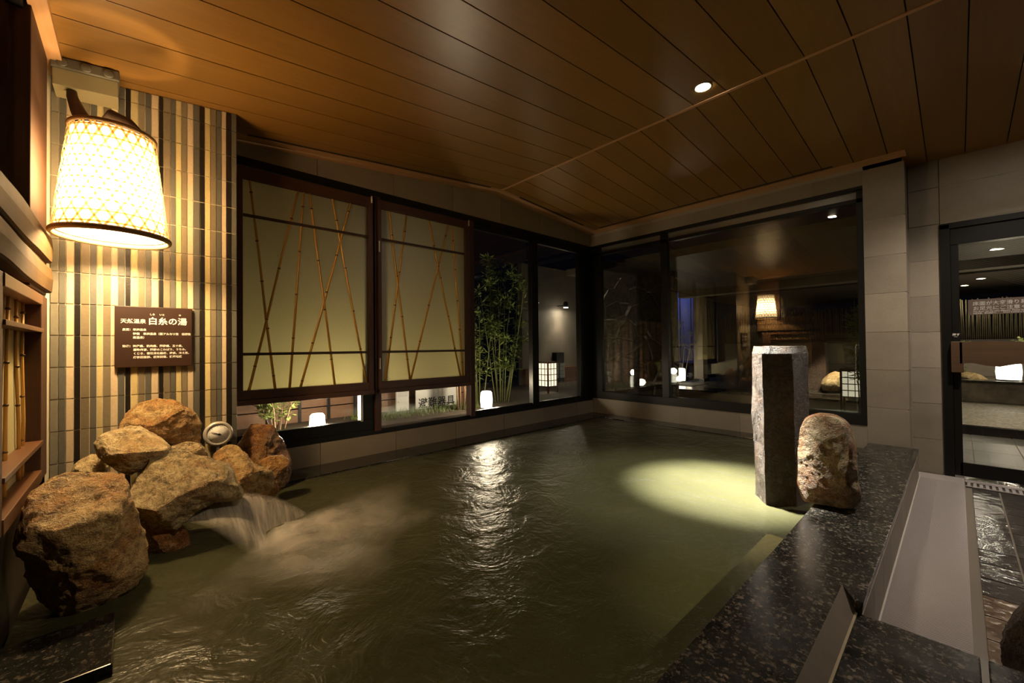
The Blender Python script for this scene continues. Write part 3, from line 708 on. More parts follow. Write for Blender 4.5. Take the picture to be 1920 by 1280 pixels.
# ---------------------------------------------------------------- left wall: post, live edge planks, screens
S(B('trim_8', (XW - 0.06, 2.56, 1.42), (XW - 0.0, 2.985, 2.62), m_post, None, 0.004))
S(B('trim_9', (XW - 0.1, 2.985, 0.2), (XW - 0.02, 3.146, 2.62), m_dark))
w3 = struct('window_3', (XW, 1.5, 1.7))
B('pane', (XW - 0.05, -0.6, 1.72), (XW - 0.044, 2.56, 2.58), m_glass, w3)
B('frame', (XW - 0.07, -0.6, 2.55), (XW - 0.02, 2.56, 2.62), m_alu, w3)
def live_plank(label, y0, y1, zb, zt, seed):
    rnd = random.Random(seed); n = 40; mb = MB(); rows = []
    for i in range(n + 1):
        y = y0 + (y1 - y0) * i / n
        b = zb + 0.012 * noise.noise((y * 2.3, seed, 0)) ; t = zt + 0.014 * noise.noise((y * 2.0, seed + 5.0, 0))
        x = XW + 0.014 + 0.008 * noise.noise((y * 1.7, seed, 3.0))
        prof = [(XW - 0.02, b), (x - 0.004, b), (x + 0.004, b + 0.006), (x + 0.008, (b + t) / 2), (x + 0.002, t - 0.010), (x - 0.008, t), (XW - 0.02, t)]
        rows.append([mb.bm.verts.new((px, y, pz)) for px, pz in prof])
    for A, Bq in zip(rows[:-1], rows[1:]):
        for k in range(len(A)):
            f = mb.bm.faces.new((A[k], A[(k + 1) % len(A)], Bq[(k + 1) % len(A)], Bq[k]))
    mb.bm.faces.new(rows[0]); mb.bm.faces.new(rows[-1][::-1])
    return tag(mb.build('live_edge_plank', m_log), label, 'plank', 'live edge planks on the left wall')
live_plank('upper pale live edge plank fixed along the left wall', -0.5, 2.985, 1.578, 1.712, 3)
live_plank('lower pale live edge plank fixed along the left wall', -0.5, 2.985, 1.432, 1.562, 8)
def side_screen(label, y0, y1, seed):
    t = thing('bamboo_screen_panel', label, 'screen', (XW, (y0 + y1) / 2, 0.58), None)
    xo, xi = XW - 0.05, XW + 0.012
    B('stile', (xo, y0, 0.58), (xi, y0 + 0.06, 1.40), m_post, t, 0.003)
    B('stile', (xo, y1 - 0.16, 0.58), (xi, y1, 1.40), m_post, t, 0.003)
    B('rail', (xo, y0 + 0.06, 1.355), (xi + 0.004, y1 - 0.16, 1.398), m_posty, t, 0.003)
    B('rail', (xo, y0 + 0.06, 0.58), (xi + 0.004, y1 - 0.16, 0.63), m_posty, t, 0.003)
    for z in (1.243, 0.75): B('lattice_bar', (xo + 0.01, y0 + 0.06, z - 0.009), (xi + 0.006, y1 - 0.15, z + 0.009), m_posty, t, 0.002)
    B('paper_panel', (xo + 0.008, y0 + 0.05, 0.6), (xo + 0.012, y1 - 0.15, 1.38), m_screen_front, t)
    rnd = random.Random(seed)
    for k in range(5):
        ya = y0 + 0.15 + (y1 - y0 - 0.4) * k / 4; yb = ya + rnd.uniform(-0.12, 0.12)
        bamboo_stick(t, (xo + 0.02, ya, 1.36), (xo + 0.02, yb, 0.62), 0.006, seed + k)
    return t
side_screen('reddish framed paper screen low on the left wall next to the striped tiles', 1.95, 2.90, 60)
side_screen('reddish framed paper screen low on the left wall, the one farther from the striped tiles', 0.98, 1.945, 70)

# ---------------------------------------------------------------- lantern lamp
LX, LY = -0.07, 2.75
LB, LT, RB, RT = 1.697, 2.195, 0.207, 0.153
lamp = thing('pendant_lamp', 'glowing woven bamboo lampshade hung from a branch before the striped wall', 'lamp', (LX, LY, LB))
def shade_r(z): t = (z - LB) / (LT - LB); return RB + (RT - RB) * t
mb = MB(); mb.lathe([(shade_r(LB + 0.012) - 0.010, LB + 0.012), (shade_r(LT - 0.012) - 0.010, LT - 0.012), (shade_r(LT - 0.012) - 0.012, LT - 0.012), (shade_r(LB + 0.012) - 0.012, LB + 0.012)], (LX, LY, 0), 48, closed=True)
mb.build('shade_paper', m_lamp_in, lamp)
mb = MB()                                # hexagonal weave: two spiral sets and hoops
def strip(fn, n, w, off):
    prev = None
    for i in range(n + 1):
        a, z, da, dz = fn(i / n); r = shade_r(z) + off; c = (LX + r * math.cos(a), LY + r * math.sin(a), z)
        tx = Vector((-math.sin(a) * r * da, math.cos(a) * r * da, dz)).normalized(); nrm = Vector((math.cos(a), math.sin(a), 0)); s = nrm.cross(tx).normalized() * w
        p = (mb.bm.verts.new(Vector(c) + s), mb.bm.verts.new(Vector(c) - s))
        if prev: mb.bm.faces.new((prev[0], prev[1], p[1], p[0]))
        prev = p
NS = 22
for k in range(NS):
    for sgn in (1, -1):
        tw = 2 * PI / NS * 10 * 0.5 * sgn
        strip(lambda t: (2 * PI * k / NS + tw * t, LB + (LT - LB) * t, tw, LT - LB), 24, 0.0046, 0.001 * sgn)
nh = 10
for k in range(nh):
    z = LB + (LT - LB) * (k + 0.5) / nh
    strip(lambda t: (2 * PI * t, z, 1, 0), 48, 0.0042, 0.0)
wv = mb.build('bamboo_weave', m_weave, lamp)
for zz, rr, w in ((LB, RB, 0.010), (LT, RT, 0.007)):
    mb = MB(); mb.lathe([(rr + w * math.cos(a), zz + w * 1.3 * math.sin(a)) for a in [2 * PI * i / 10 for i in range(10)]], (LX, LY, 0), 48, closed=True); mb.build('rim_hoop', m_rim, lamp)
mb = MB(); mb.lathe([(0.0, 1.86), (0.03, 1.87), (0.045, 1.90), (0.04, 1.94), (0.022, 1.98), (0.02, 2.0)], (LX, LY, 0), 20); mb.build('bulb', emit('bulb glow', (1.0, 0.74, 0.42), 30.0), lamp)
mb = MB(); mb.lathe([(0.0, 2.0), (0.024, 2.0), (0.024, 2.09), (0.012, 2.10), (0.012, 2.24), (0.0, 2.24)], (LX, LY, 0), 16); mb.build('lamp_holder', m_black, lamp)
mb = MB()
for k in range(3):
    a = k * 2.1; mb.tube([(LX, LY, 2.17), (LX + RT * math.cos(a), LY + RT * math.sin(a), 2.17)], 0.004, 6)
mb.build('spider_fitting', m_black, lamp)
point('lamp bulb light', (LX, LY, 1.80), 75.0, WARM, 0.05)
br = thing('lamp_branch', 'dark crooked branch bracket reaching from the ceiling corner to the lampshade', 'branch', (-0.2, 2.9, 2.5))
mb = MB(); mb.tube([(-0.235, 3.06, 2.50), (-0.225, 2.99, 2.42), (-0.200, 2.93, 2.33), (-0.165, 2.87, 2.25), (-0.12, 2.80, 2.225), (-0.07, 2.75, 2.235), (-0.03, 2.73, 2.232)], [0.018, 0.022, 0.03, 0.032, 0.030, 0.034, 0.022], 10); mb.build('branch_arm', m_branch, br)
mb = MB(); mb.tube([(-0.10, 2.77, 2.23), (-0.07, 2.75, 2.27), (-0.02, 2.72, 2.24), (0.03, 2.70, 2.20)], [0.03, 0.044, 0.038, 0.02], 10); mb.build('branch_knot', m_branch, br)
jb = thing('junction_box', 'cream junction box with three round caps on the ceiling above the lampshade', 'junction box', (-0.17, 3.05, 2.5))
def slx(x, d): return ceil_z(x) - d
mb = MB(); mb.hexa([(-0.295, 2.99, slx(-.295, .14)), (-0.06, 2.99, slx(-.06, .14)), (-0.06, 3.14, slx(-.06, .14)), (-0.295, 3.14, slx(-.295, .14))], [(-0.295, 2.99, slx(-.295, .055)), (-0.06, 2.99, slx(-.06, .055)), (-0.06, 3.14, slx(-.06, .055)), (-0.295, 3.14, slx(-.295, .055))], 0.004); mb.build('box_body', m_box, jb)
mb = MB(); mb.hexa([(-0.30, 2.975, slx(-.30, .055)), (-0.055, 2.975, slx(-.055, .055)), (-0.055, 3.14, slx(-.055, .055)), (-0.30, 3.14, slx(-.30, .055))], [(-0.30, 2.975, slx(-.30, .004)), (-0.055, 2.975, slx(-.055, .004)), (-0.055, 3.14, slx(-.055, .004)), (-0.30, 3.14, slx(-.30, .004))], 0.006); mb.build('box_lid', m_boxgrey, jb)
for k in range(3):
    x = -0.26 + 0.082 * k; mb = MB(); mb.lathe([(0.021, 0.0), (0.021, 0.008), (0.016, 0.011), (0.0, 0.011)], (x, 2.976, slx(x, 0.032)), 20, 'y'); mb.build('round_cap', m_boxgrey, jb)

# ---------------------------------------------------------------- sign on the striped wall
sg = thing('hot_spring_sign', 'brown hot spring notice board with white lettering on the striped wall', 'sign', (0.09, YC - 0.02, 1.06))
SY = YC - 0.026
B('board', (-0.076, SY, 1.056), (0.260, YC - 0.003, 1.398), m_sign, sg, 0.003)
def sign_text(body, size, x, z, bold=0.0, xs=1.0): return text_mesh('lettering', body, size, m_white, sg, (x, SY - 0.001, z), (1, 0, 0), (0, 0, 1), 'LEFT', bold, xs=xs)
sign_text('天然温泉', 0.0265, -0.053, 1.305, 0.0004)
sign_text('白糸の湯', 0.045, 0.060, 1.301, 0.0009, 0.98)
sign_text('しら', 0.012, 0.068, 1.351, 0.0002); sign_text('いと', 0.012, 0.110, 1.351, 0.0002); sign_text('ゆ', 0.012, 0.197, 1.351, 0.0002)
for x, z, s in ((-0.045, 1.262, '泉質：単純温泉'), (-0.002, 1.239, '特徴　単純温泉（弱アルカリ性　低張性'), (-0.002, 1.218, '高温泉）'),
                (-0.045, 1.170, '効能：神経痛、筋肉痛、関節痛、五十肩、'), (-0.001, 1.149, '運動麻痺、関節のこわばり、うちみ、'), (-0.001, 1.128, 'くじき、慢性消化器病、痔疾、冷え性、'), (-0.001, 1.107, '病後回復期、疲労回復、健康増進')):
    sign_text(s, 0.0142, x, z, 0.0003)

# ---------------------------------------------------------------- rocks
def rock(label, mat, c, yaw, T, outline, seed, rough=1.0, name='rock', sub=6, cuts=9, scale=1.0, faces=()):
    rnd = random.Random(seed); n = 720; ang = []
    ol = [(u * scale, w * scale) for u, w in outline]; T = T * scale
    rad = [0.0] * n
    for i in range(n):                    # outline radius for every direction in the plane of view
        a = 2 * PI * i / n; dx, dy = math.cos(a), math.sin(a); best = 0
        for (x0, y0), (x1, y1) in zip(ol, ol[1:] + ol[:1]):
            ex, ey = x1 - x0, y1 - y0; den = dx * ey - dy * ex
            if abs(den) < 1e-9: continue
            t = (x0 * ey - y0 * ex) / den; s = (x0 * dy - y0 * dx) / den
            if t > 0 and -1e-6 <= s <= 1 + 1e-6: best = max(best, t)
        rad[i] = best
    mean = sum(rad) / n
    k = 9; rad = [sum(rad[(i + j) % n] for j in range(-k, k + 1)) / (2 * k + 1) for i in range(n)]
    planes = []
    for fx in faces: planes.append((Vector(fx[:3]).normalized(), fx[3]))
    for _ in range(cuts):                 # broken faces on the near and far sides
        v = Vector((rnd.uniform(-1, 1), rnd.choice((-1, -1, 1)) * rnd.uniform(0.45, 1.2), rnd.uniform(-1, 1))).normalized(); planes.append((v, rnd.uniform(0.74, 0.92)))
    bm = bmesh.new(); bmesh.ops.create_icosphere(bm, subdivisions=sub, radius=1.0)
    o3 = Vector((rnd.uniform(0, 99),) * 3)
    for v in bm.verts:
        d = v.co.normalized(); h = math.hypot(d.x, d.z)
        i = (math.atan2(d.z, d.x) / (2 * PI) * n) % n; i0 = int(i) % n; f = i - int(i)
        R = rad[i0] * (1 - f) + rad[(i0 + 1) % n] * f if h > 1e-6 else mean
        e = 3.0                           # blocky super-ellipse between the outline and the thickness
        s = 1.0 / ((abs(h) ** e + abs(d.y) ** e) ** (1 / e))
        p = Vector((d.x * s, d.y * s, d.z * s))
        for pn, pd in planes:
            q = p.dot(pn)
            if q > pd: p = p - pn * (q - pd) * 0.93
        R2 = mean + (R - mean) * min(1.0, h / 0.25)
        p = Vector((p.x * R2, p.y * T, p.z * R2))
        nd = Vector((d.x, d.y, d.z)) * 2.2 + o3
        am = mean * 0.10 * rough
        ps = p * (2.4 / mean) + o3
        disp = noise.fractal(ps * 0.9, 0.8, 2.1, 7) * am * 0.55 + noise.ridged_multi_fractal(ps * 1.7, 0.9, 2.1, 5, 1.0, 2.0) * am * 0.22 - am * 0.28
        p += d * disp
        v.co = p
    for f in bm.faces: f.smooth = True
    bmesh.ops.recalc_face_normals(bm, faces=bm.faces)
    me = bpy.data.meshes.new(name); bm.to_mesh(me); bm.free(); me.materials.append(mat)
    o = bpy.data.objects.new(name, me); COL.objects.link(o)
    o.location = c; o.rotation_euler = (0, 0, math.radians(yaw))
    tag(o, label, 'rock'); return o
PILE = 'rocks piled at the spring mouth'
ROCKS = [
 ('largest ochre boulder at the front left of the rock pile', m_rock, (-0.139, 2.280, 0.412), 3.5, 0.19, [(-0.134, 0.226), (-0.066, 0.27), (0.025, 0.263), (0.094, 0.251), (0.119, 0.223), (0.125, 0.167), (0.16, 0.043), (0.189, -0.082), (0.187, -0.158), (0.136, -0.223), (0.052, -0.25), (-0.017, -0.263), (-0.091, -0.207), (-0.144, -0.071), (-0.161, 0.06), (-0.158, 0.133)]),
 ('big angular grey brown rock overhanging the falling water', m_rock_grey, (0.193, 2.620, 0.443), -4.2, 0.17, [(-0.212, 0.017), (-0.17, 0.117), (-0.137, 0.188), (-0.06, 0.217), (0.068, 0.158), (0.181, 0.095), (0.207, 0.016), (0.243, -0.066), (0.196, -0.086), (0.126, -0.063), (0.049, -0.092), (-0.006, -0.136), (-0.051, -0.18), (-0.128, -0.169), (-0.17, -0.092)]),
 ('low reddish wet stone under the overhanging rock', m_rock_rust, (0.125, 2.660, 0.219), -2.7, 0.09, [(-0.1, 0.12), (-0.015, 0.10), (0.056, 0.06), (0.107, -0.077), (0.07, -0.091), (-0.058, -0.085), (-0.088, -0.004)]),
 ('pale flat pointed rock lying on top of the pile', m_rock_pale, (-0.005, 2.780, 0.650), 0.1, 0.13, [(-0.139, 0.055), (-0.11, 0.097), (-0.054, 0.116), (-0.004, 0.126), (0.04, 0.118), (0.101, 0.058), (0.153, -0.007), (0.119, -0.041), (0.065, -0.06), (0.03, -0.102), (-0.004, -0.125), (-0.078, -0.054), (-0.122, -0.001)]),
 ('rounded orange brown rock topmost at the back of the pile against the tiles', m_rock, (0.108, 2.970, 0.755), -2.1, 0.12, [(-0.163, -0.018), (-0.136, 0.065), (-0.082, 0.117), (-0.006, 0.126), (0.073, 0.106), (0.146, 0.046), (0.18, -0.025), (0.18, -0.126), (0.135, -0.148), (0.033, -0.131), (-0.082, -0.10), (-0.14, -0.08)]),
 ('small pale rock at the far left of the pile behind the largest boulder', m_rock_pale, (-0.163, 2.920, 0.552), 3.2, 0.09, [(-0.065, -0.003), (-0.048, 0.046), (0.009, 0.083), (0.05, 0.069), (0.068, 0.016), (0.058, -0.064), (0.001, -0.085), (-0.054, -0.048)]),
 ('small pale stone wedged left of the round thermometer', m_rock_pale, (0.230, 2.930, 0.579), -4.5, 0.08, [(-0.08, 0.049), (-0.01, 0.067), (0.052, 0.04), (0.082, -0.014), (0.084, -0.067), (-0.01, -0.063), (-0.076, -0.013)]),
 ('leaning ochre rock on the right of the falling water below the thermometer', m_rock, (0.482, 2.830, 0.408), -9.7, 0.13, [(-0.164, 0.142), (-0.135, 0.171), (-0.097, 0.189), (-0.049, 0.187), (-0.001, 0.141), (0.04, 0.086), (0.134, 0.006), (0.151, -0.052), (0.177, -0.112), (0.133, -0.168), (0.065, -0.194), (-0.001, -0.14), (-0.017, -0.098), (-0.073, -0.082), (-0.097, -0.006), (-0.135, 0.067)]),
 ('small squarish orange stone at the right end of the pile', m_rock, (0.663, 2.980, 0.353), -12.5, 0.09, [(-0.083, 0.08), (-0.056, 0.102), (-0.025, 0.117), (0.054, 0.105), (0.087, 0.075), (0.068, -0.013), (0.059, -0.087), (0.035, -0.12), (-0.002, -0.116), (-0.045, 0.013)]),
 ('tall dark rusty hollowed rock at the back right beside the black window sill', m_rock_rust, (0.666, 3.240, 0.427), -11.6, 0.13, [(-0.157, 0.082), (-0.132, 0.123), (-0.103, 0.181), (-0.075, 0.221), (-0.012, 0.21), (0.058, 0.199), (0.09, 0.113), (0.123, 0.045), (0.154, -0.03), (0.167, -0.126), (0.148, -0.205), (0.102, -0.232), (0.012, -0.215), (-0.085, -0.136), (-0.141, -0.043)]),
]
FACES = {0: [(0.0, -0.55, 0.83, 0.80), (0.15, -1, 0.05, 0.80), (0.8, -0.6, 0.1, 0.85)],
         1: [(-0.25, -0.60, 0.76, 0.46), (0.22, -0.92, -0.30, 0.60)],
         3: [(0.1, -0.55, 0.80, 0.50), (0.0, -0.85, -0.5, 0.62)],
         4: [(-0.2, -0.7, 0.6, 0.62), (0.3, -0.9, -0.2, 0.70)],
         7: [(-0.45, -0.65, 0.6, 0.58), (0.45, -0.8, -0.3, 0.58)],
         8: [(0.1, -1, 0.1, 0.7)], 9: [(-0.6, -0.75, 0.1, 0.55), (0.6, -0.75, 0.1, 0.55)]}
for i, (lb, mt, c, yaw, T, ol) in enumerate(ROCKS):
    tag(rock(lb, mt, c, yaw, T, ol, 11 + i * 7, faces=FACES.get(i, ())), group=PILE)
rock('rusty upright boulder standing on the granite rim beside the stone column', m_boulder, (2.840, 0.489, 0.490), -80.2, 0.13, [(-0.144, 0.15), (-0.126, 0.218), (-0.093, 0.26), (-0.051, 0.276), (0.037, 0.273), (0.088, 0.234), (0.112, 0.146), (0.12, 0.049), (0.122, -0.098), (0.138, -0.144), (0.127, -0.204), (0.093, -0.232), (0.035, -0.24), (-0.06, -0.24), (-0.13, -0.235), (-0.153, -0.15), (-0.151, 0.008)], 77, rough=0.55, scale=0.97, cuts=4, faces=[(-0.35, -0.93, 0.05, 0.66)])
rock('dark brown boulder cut off by the lower right edge of the view', m_rock_dark, (2.02, -0.145, 0.20), -93.8, 0.10, [(-0.008, 0.152), (-0.035, 0.11), (-0.057, 0.048), (-0.066, -0.008), (-0.062, -0.085), (-0.049, -0.147), (-0.023, -0.194), (0.019, -0.194), (0.055, -0.103), (0.061, 0.046), (0.038, 0.134)], 91)

spot('fill light on rocks', (0.95, 0.55, 2.62), 80.0, 30, SOFT, 1.0, (0.02, 2.50, 0.48))  # unseen spotlight without a fixture, added to brighten the rock fronts
# stone column standing in the water by the rim
mb = MB()
base = [(2.935, 0.896), (2.790, 0.7935), (2.885, 0.656), (3.01, 0.620), (3.13, 0.66), (3.15, 0.86)]
top = [(2.935, 0.905), (2.780, 0.798), (2.870, 0.665), (2.97, 0.605), (3.12, 0.66), (3.14, 0.87)]
N = 26; rows = []
for i in range(N + 1):
    t = i / N; z = 0.02 + (1.135 - 0.02) * t; ring = []
    for k in range(6):
        for s in range(8):
            u = s / 8; j = (k + 1) % 6
            a = Vector(base[k]).lerp(Vector(base[j]), u); b = Vector(top[k]).lerp(Vector(top[j]), u); p = a.lerp(b, t)
            cen = Vector((3.0, 0.76)); d = (p - cen).normalized()
            q = p + d * (0.010 * noise.noise((p.x * 9, p.y * 9, z * 5)) + 0.004 * noise.noise((p.x * 30, p.y * 30, z * 25)))
            if i == N: q = q - d * 0.012
            ring.append(mb.bm.verts.new((q.x, q.y, z + (0.006 * noise.noise((p.x * 20, p.y * 20, 1)) if i == N else 0))))
    rows.append(ring)
for A, Bq in zip(rows[:-1], rows[1:]):
    for k in range(len(A)): mb.bm.faces.new((A[k], A[(k + 1) % len(A)], Bq[(k + 1) % len(A)], Bq[k]))
mb.bm.faces.new(rows[-1]); mb.bm.faces.new(rows[0][::-1])
tag(mb.build('stone_column', m_pillar), 'tall dark angular stone column standing in the bath beside the rusty boulder', 'stone column')

# ---------------------------------------------------------------- thermometer
gx, gz = 0.385, 0.632
th = thing('bath_thermometer', 'round steel dial thermometer above the rock pile', 'thermometer', (gx, 3.10, gz))
mb = MB(); mb.lathe([(0.0, 0.0), (0.066, 0.0), (0.074, 0.012), (0.076, 0.034), (0.070, 0.044), (0.060, 0.046), (0.056, 0.040), (0.0, 0.040)], (gx, 3.13, gz), 40, 'y'); mb.build('case', m_steel, th)
mb = MB(); mb.lathe([(0.0, 0.0), (0.055, 0.0), (0.055, 0.002), (0.0, 0.002)], (gx, 3.089, gz), 36, 'y'); dial = mb.build('dial', m_dial, th)
mb = MB()
for k in range(28):
    a = math.radians(-45 + 270 * k / 27); r0 = 0.042 if k % 3 == 0 else 0.046
    c, s = math.cos(a), math.sin(a); w = 0.0008
    mb.face([(gx + r0 * c - s * w, 3.0864, gz + r0 * s + c * w), (gx + 0.051 * c - s * w, 3.0864, gz + 0.051 * s + c * w), (gx + 0.051 * c + s * w, 3.0864, gz + 0.051 * s - c * w), (gx + r0 * c + s * w, 3.0864, gz + r0 * s - c * w)])
mb.build('scale_marks', m_black, dial)
mb = MB(); d = Vector((-0.87, 0, 0.40)).normalized(); n = Vector((d.z, 0, -d.x)); c = Vector((gx + 0.004, 3.0855, gz - 0.002))
mb.hexa([c - d * 0.012 + n * .003, c - d * 0.012 - n * .003, c + d * 0.046 - n * .0006, c + d * 0.046 + n * .0006], [q + Vector((0, -0.0015, 0)) for q in (c - d * 0.012 + n * .003, c - d * 0.012 - n * .003, c + d * 0.046 - n * .0006, c + d * 0.046 + n * .0006)]); mb.lathe([(0.0, 0.0), (0.006, 0.0), (0.006, 0.003), (0.0, 0.003)], (c.x, c.y, c.z), 12, 'y')
mb.build('pointer', m_black, th)
mb = MB(); mb.tube([(gx, 3.112, gz - 0.07), (gx, 3.112, gz - 0.30)], 0.009, 10); mb.build('probe_stem', m_steel, th)

# ---------------------------------------------------------------- falling water and foam
sp = thing('spring_waterfall', 'hot spring water pouring from under the overhanging rock into the bath', 'waterfall', (0.45, 2.45, 0.2))
def veil_mesh(name, mat, rows):
    bm = bmesh.new(); lay = bm.verts.layers.float.new('fade'); gv = []
    for r in rows:
        vs = []
        for p, a in r:
            v = bm.verts.new(p); v[lay] = a; vs.append(v)
        gv.append(vs)
    for A, Bq in zip(gv[:-1], gv[1:]):
        for k in range(len(A) - 1):
            f = bm.faces.new((A[k], A[k + 1], Bq[k + 1], Bq[k])); f.smooth = True
    off = Vector(sp.location)
    for v in bm.verts: v.co -= off
    me = bpy.data.meshes.new(name); bm.to_mesh(me); bm.free(); me.materials.append(mat)
    o = bpy.data.objects.new(name, me); COL.objects.link(o); o.parent = sp; return o
rows = []
for i in range(15):                       # the sheet: leaves the lip and arcs down into the bath
    t = i / 14; r = []
    for j in range(13):
        u = j / 12
        lip = Vector((0.17, 2.50, 0.335)).lerp(Vector((0.43, 2.72, 0.35)), u); dirn = Vector((0.30, -0.30, 0)).lerp(Vector((0.40, -0.10, 0)), u)
        p = lip + dirn * t * (0.75 + 0.12 * math.sin(u * 9)) + Vector((0, 0, -0.165 * t * t + 0.006 * noise.noise((u * 6, t * 3, 1))))
        r.append((p, min(1, 6 * u, 6 * (1 - u)) * (0.55 + 0.45 * t)))
    rows.append(r)
veil_mesh('falling_water', m_fall, rows)
rows = []
for i in range(29):                       # churned white water where the sheet lands
    t = i / 28; r = []
    for j in range(33):
        u = j / 32; a = math.radians(-130 + 165 * u); R = 0.04 + 1.0 * t * (0.75 + 0.35 * noise.noise((u * 5, 0.2, 4)))
        x = 0.55 + R * math.cos(a) * 1.0; y = 2.44 + R * math.sin(a) * 0.85
        r.append(((x, y, WZ + 0.012 + 0.030 * math.exp(-t * 5) + 0.010 * noise.noise((x * 9, y * 9, 0)) * (1 - t)), max(0.0, min(1, 5 * u, 5 * (1 - u)) * (1 - t) ** 0.85)))
    rows.append(r)
veil_mesh('foam', m_foam, rows)

# ---------------------------------------------------------------- downlights in the ceiling
def downlight(label, x, y, z, tilt=0.0, group='ceiling downlights', r=0.045):
    t = thing('downlight', label, 'ceiling light', (x, y, z), group)
    mb = MB(); mb.lathe([(r, -0.001), (r + 0.014, -0.001), (r + 0.016, -0.006), (r + 0.006, -0.010), (r, -0.006)], (x, y, z), 32, closed=True); mb.build('trim_ring', m_box, t)
    mb = MB(); mb.lathe([(0.0, -0.0035), (r, -0.0035), (r, -0.0025), (0.0, -0.0025)], (x, y, z), 28); mb.build('lens', m_led, t)
    return t
downlight('round recessed downlight in the wooden ceiling above the stone column', 2.815, 1.132, ceil_z(2.815))
spot('downlight beam over bath', (2.815, 1.132, ceil_z(2.815) - 0.03), 6500.0, 31, (1.0, 0.93, 0.80), 1.0, (2.95, 1.09, 0.2))
spot('downlight halo over bath', (2.815, 1.132, ceil_z(2.815) - 0.03), 380.0, 52, (1.0, 0.90, 0.72), 1.0, (2.78, 1.30, 0.2))
downlight('round recessed downlight in the ceiling above the tiled walkway', 4.02, -0.37, ceil_z(4.02))
spot('downlight beam over walkway', (4.02, -0.37, ceil_z(4.02) - 0.03), 190.0, 130, (1.0, 0.86, 0.70), 0.9)

# ---------------------------------------------------------------- plants
def plant(name, label, cat, loc, h, stems, spread, leaves, lsize, mat_leaf, mat_st, seed, crown=0.35, group=None, narrow=0.28, rad=0.008, droop=0.4):
    rnd = random.Random(seed); t = thing(name, label, cat, loc, group); loc = Vector(loc)
    mb = MB(); lines = []
    for k in range(stems):
        a = rnd.uniform(0, 2 * PI); s = spread * rnd.uniform(0.2, 1.0); b = loc + Vector((math.cos(a) * s * 0.25, math.sin(a) * s * 0.25, -0.01))
        e = loc + Vector((math.cos(a) * s, math.sin(a) * s, h * rnd.uniform(0.75, 1.0))); mid = b.lerp(e, 0.5) + Vector((rnd.uniform(-1, 1), rnd.uniform(-1, 1), 0)) * spread * 0.12
        pts = [b, b.lerp(mid, 0.5), mid, mid.lerp(e, 0.5), e]; mb.tube(pts, [rad, rad * 0.9, rad * 0.75, rad * 0.5, rad * 0.25], 6); lines.append(pts)
        for q in range(3):
            tt = rnd.uniform(crown, 0.95); i = min(3, int(tt * 4)); c = pts[i].lerp(pts[i + 1], tt * 4 - i); dd = Vector((rnd.uniform(-1, 1), rnd.uniform(-1, 1), rnd.uniform(0.2, 1))).normalized() * spread * 0.6
            mb.tube([c, c + dd * 0.5 + Vector((0, 0, 0.01)), c + dd], [rad * 0.4, rad * 0.3, rad * 0.15], 4); lines.append([c, c + dd * 0.3, c + dd * 0.5, c + dd * 0.75, c + dd])
    mb.build('stems', mat_st, t)
    mb = MB()
    for k in range(leaves):
        pts = rnd.choice(lines); tt = rnd.uniform(crown if pts in lines[::4] else 0.2, 1.0); i = min(3, int(tt * 4)); c = pts[i].lerp(pts[i + 1], min(1, tt * 4 - i))
        if c.z < loc.z + h * crown * 0.6: continue
        d = Vector((rnd.uniform(-1, 1), rnd.uniform(-1, 1), rnd.uniform(-droop, 0.6))).normalized(); L = lsize * rnd.uniform(0.6, 1.2); s = d.cross(Vector((rnd.uniform(-.4, .4), rnd.uniform(-.4, .4), 1))).normalized() * L * narrow
        c = c + d * rnd.uniform(0, lsize * 0.6); nn = d.cross(s).normalized() * L * 0.08
        mb.face([c, c + d * L * 0.4 + s + nn, c + d * L + nn * 0.5, c + d * L * 0.4 - s + nn])
    mb.build('leaves', mat_leaf, t)
    return t
# ---------------------------------------------------------------- garden behind the paper screens
GZ = 0.33
S(B('floor_garden', (-0.6, YA + 0.16, -0.3), (5.1, 7.6, GZ), m_soil))
S(B('floor_garden_right', (5.1, 3.76, -0.3), (9.4, 7.6, GZ - 0.04), m_soil))
def ground_lamp(label, x, y, z, w, h, e, group):
    t = thing('ground_lamp', label, 'lamp', (x, y, z), group)
    mb = MB(); mb.lathe([(0.0, 0.02), (w * 0.46, 0.02), (w * 0.5, h * 0.5), (w * 0.47, h - 0.02), (w * 0.36, h), (0.0, h)], (x, y, z), 24); mb.build('shade', m_ground_lamp, t)
    mb = MB(); mb.lathe([(0.0, -0.07), (w * 0.52, -0.07), (w * 0.52, 0.02), (0.0, 0.02)], (x, y, z), 20); mb.build('base', m_black, t)
    point('ground lamp light', (x, y, z + h + 0.06), e, SOFT, 0.06)
    point('ground lamp light', (x, y - w * 0.9, z + h * 0.5), e * 0.18, SOFT, 0.06)
    return t
GL = 'glowing garden lamps outside the glass'
ground_lamp('glowing garden lamp under the left bamboo screen, close behind the black sill', 1.291, 4.15, GZ, 0.14, 0.20, 34.0, GL)
ground_lamp('glowing garden lamp in front of the tall bamboo seen in the open window', 3.203, 3.95, GZ + 0.055, 0.15, 0.22, 34.0, GL)
fe = thing('board_fence', 'brown board fence with dark gaps behind the garden lamps', 'fence', (1.5, 5.0, GZ))
for k in range(9):
    z = GZ + 0.0 + 0.155 * k; B('board', (-0.3, 5.0, z), (3.75, 5.025, z + 0.143), m_fence, fe, 0.003)
for k in range(13):
    x = -0.2 + 0.31 * k; B('batten', (x, 4.975, GZ), (x + 0.03, 5.0, GZ + 1.39), m_black, fe, 0.002)
hb = thing('evacuation_sign', 'white board with large black evacuation equipment characters on the fence', 'sign', (3.05, 4.9, 0.4))
B('board', (2.765, 4.90, 0.27), (3.42, 4.912, 0.60), m_whiteboard, hb, 0.002)
B('stake', (2.80, 4.912, GZ - 0.05), (2.83, 4.93, 0.58), m_black, hb)
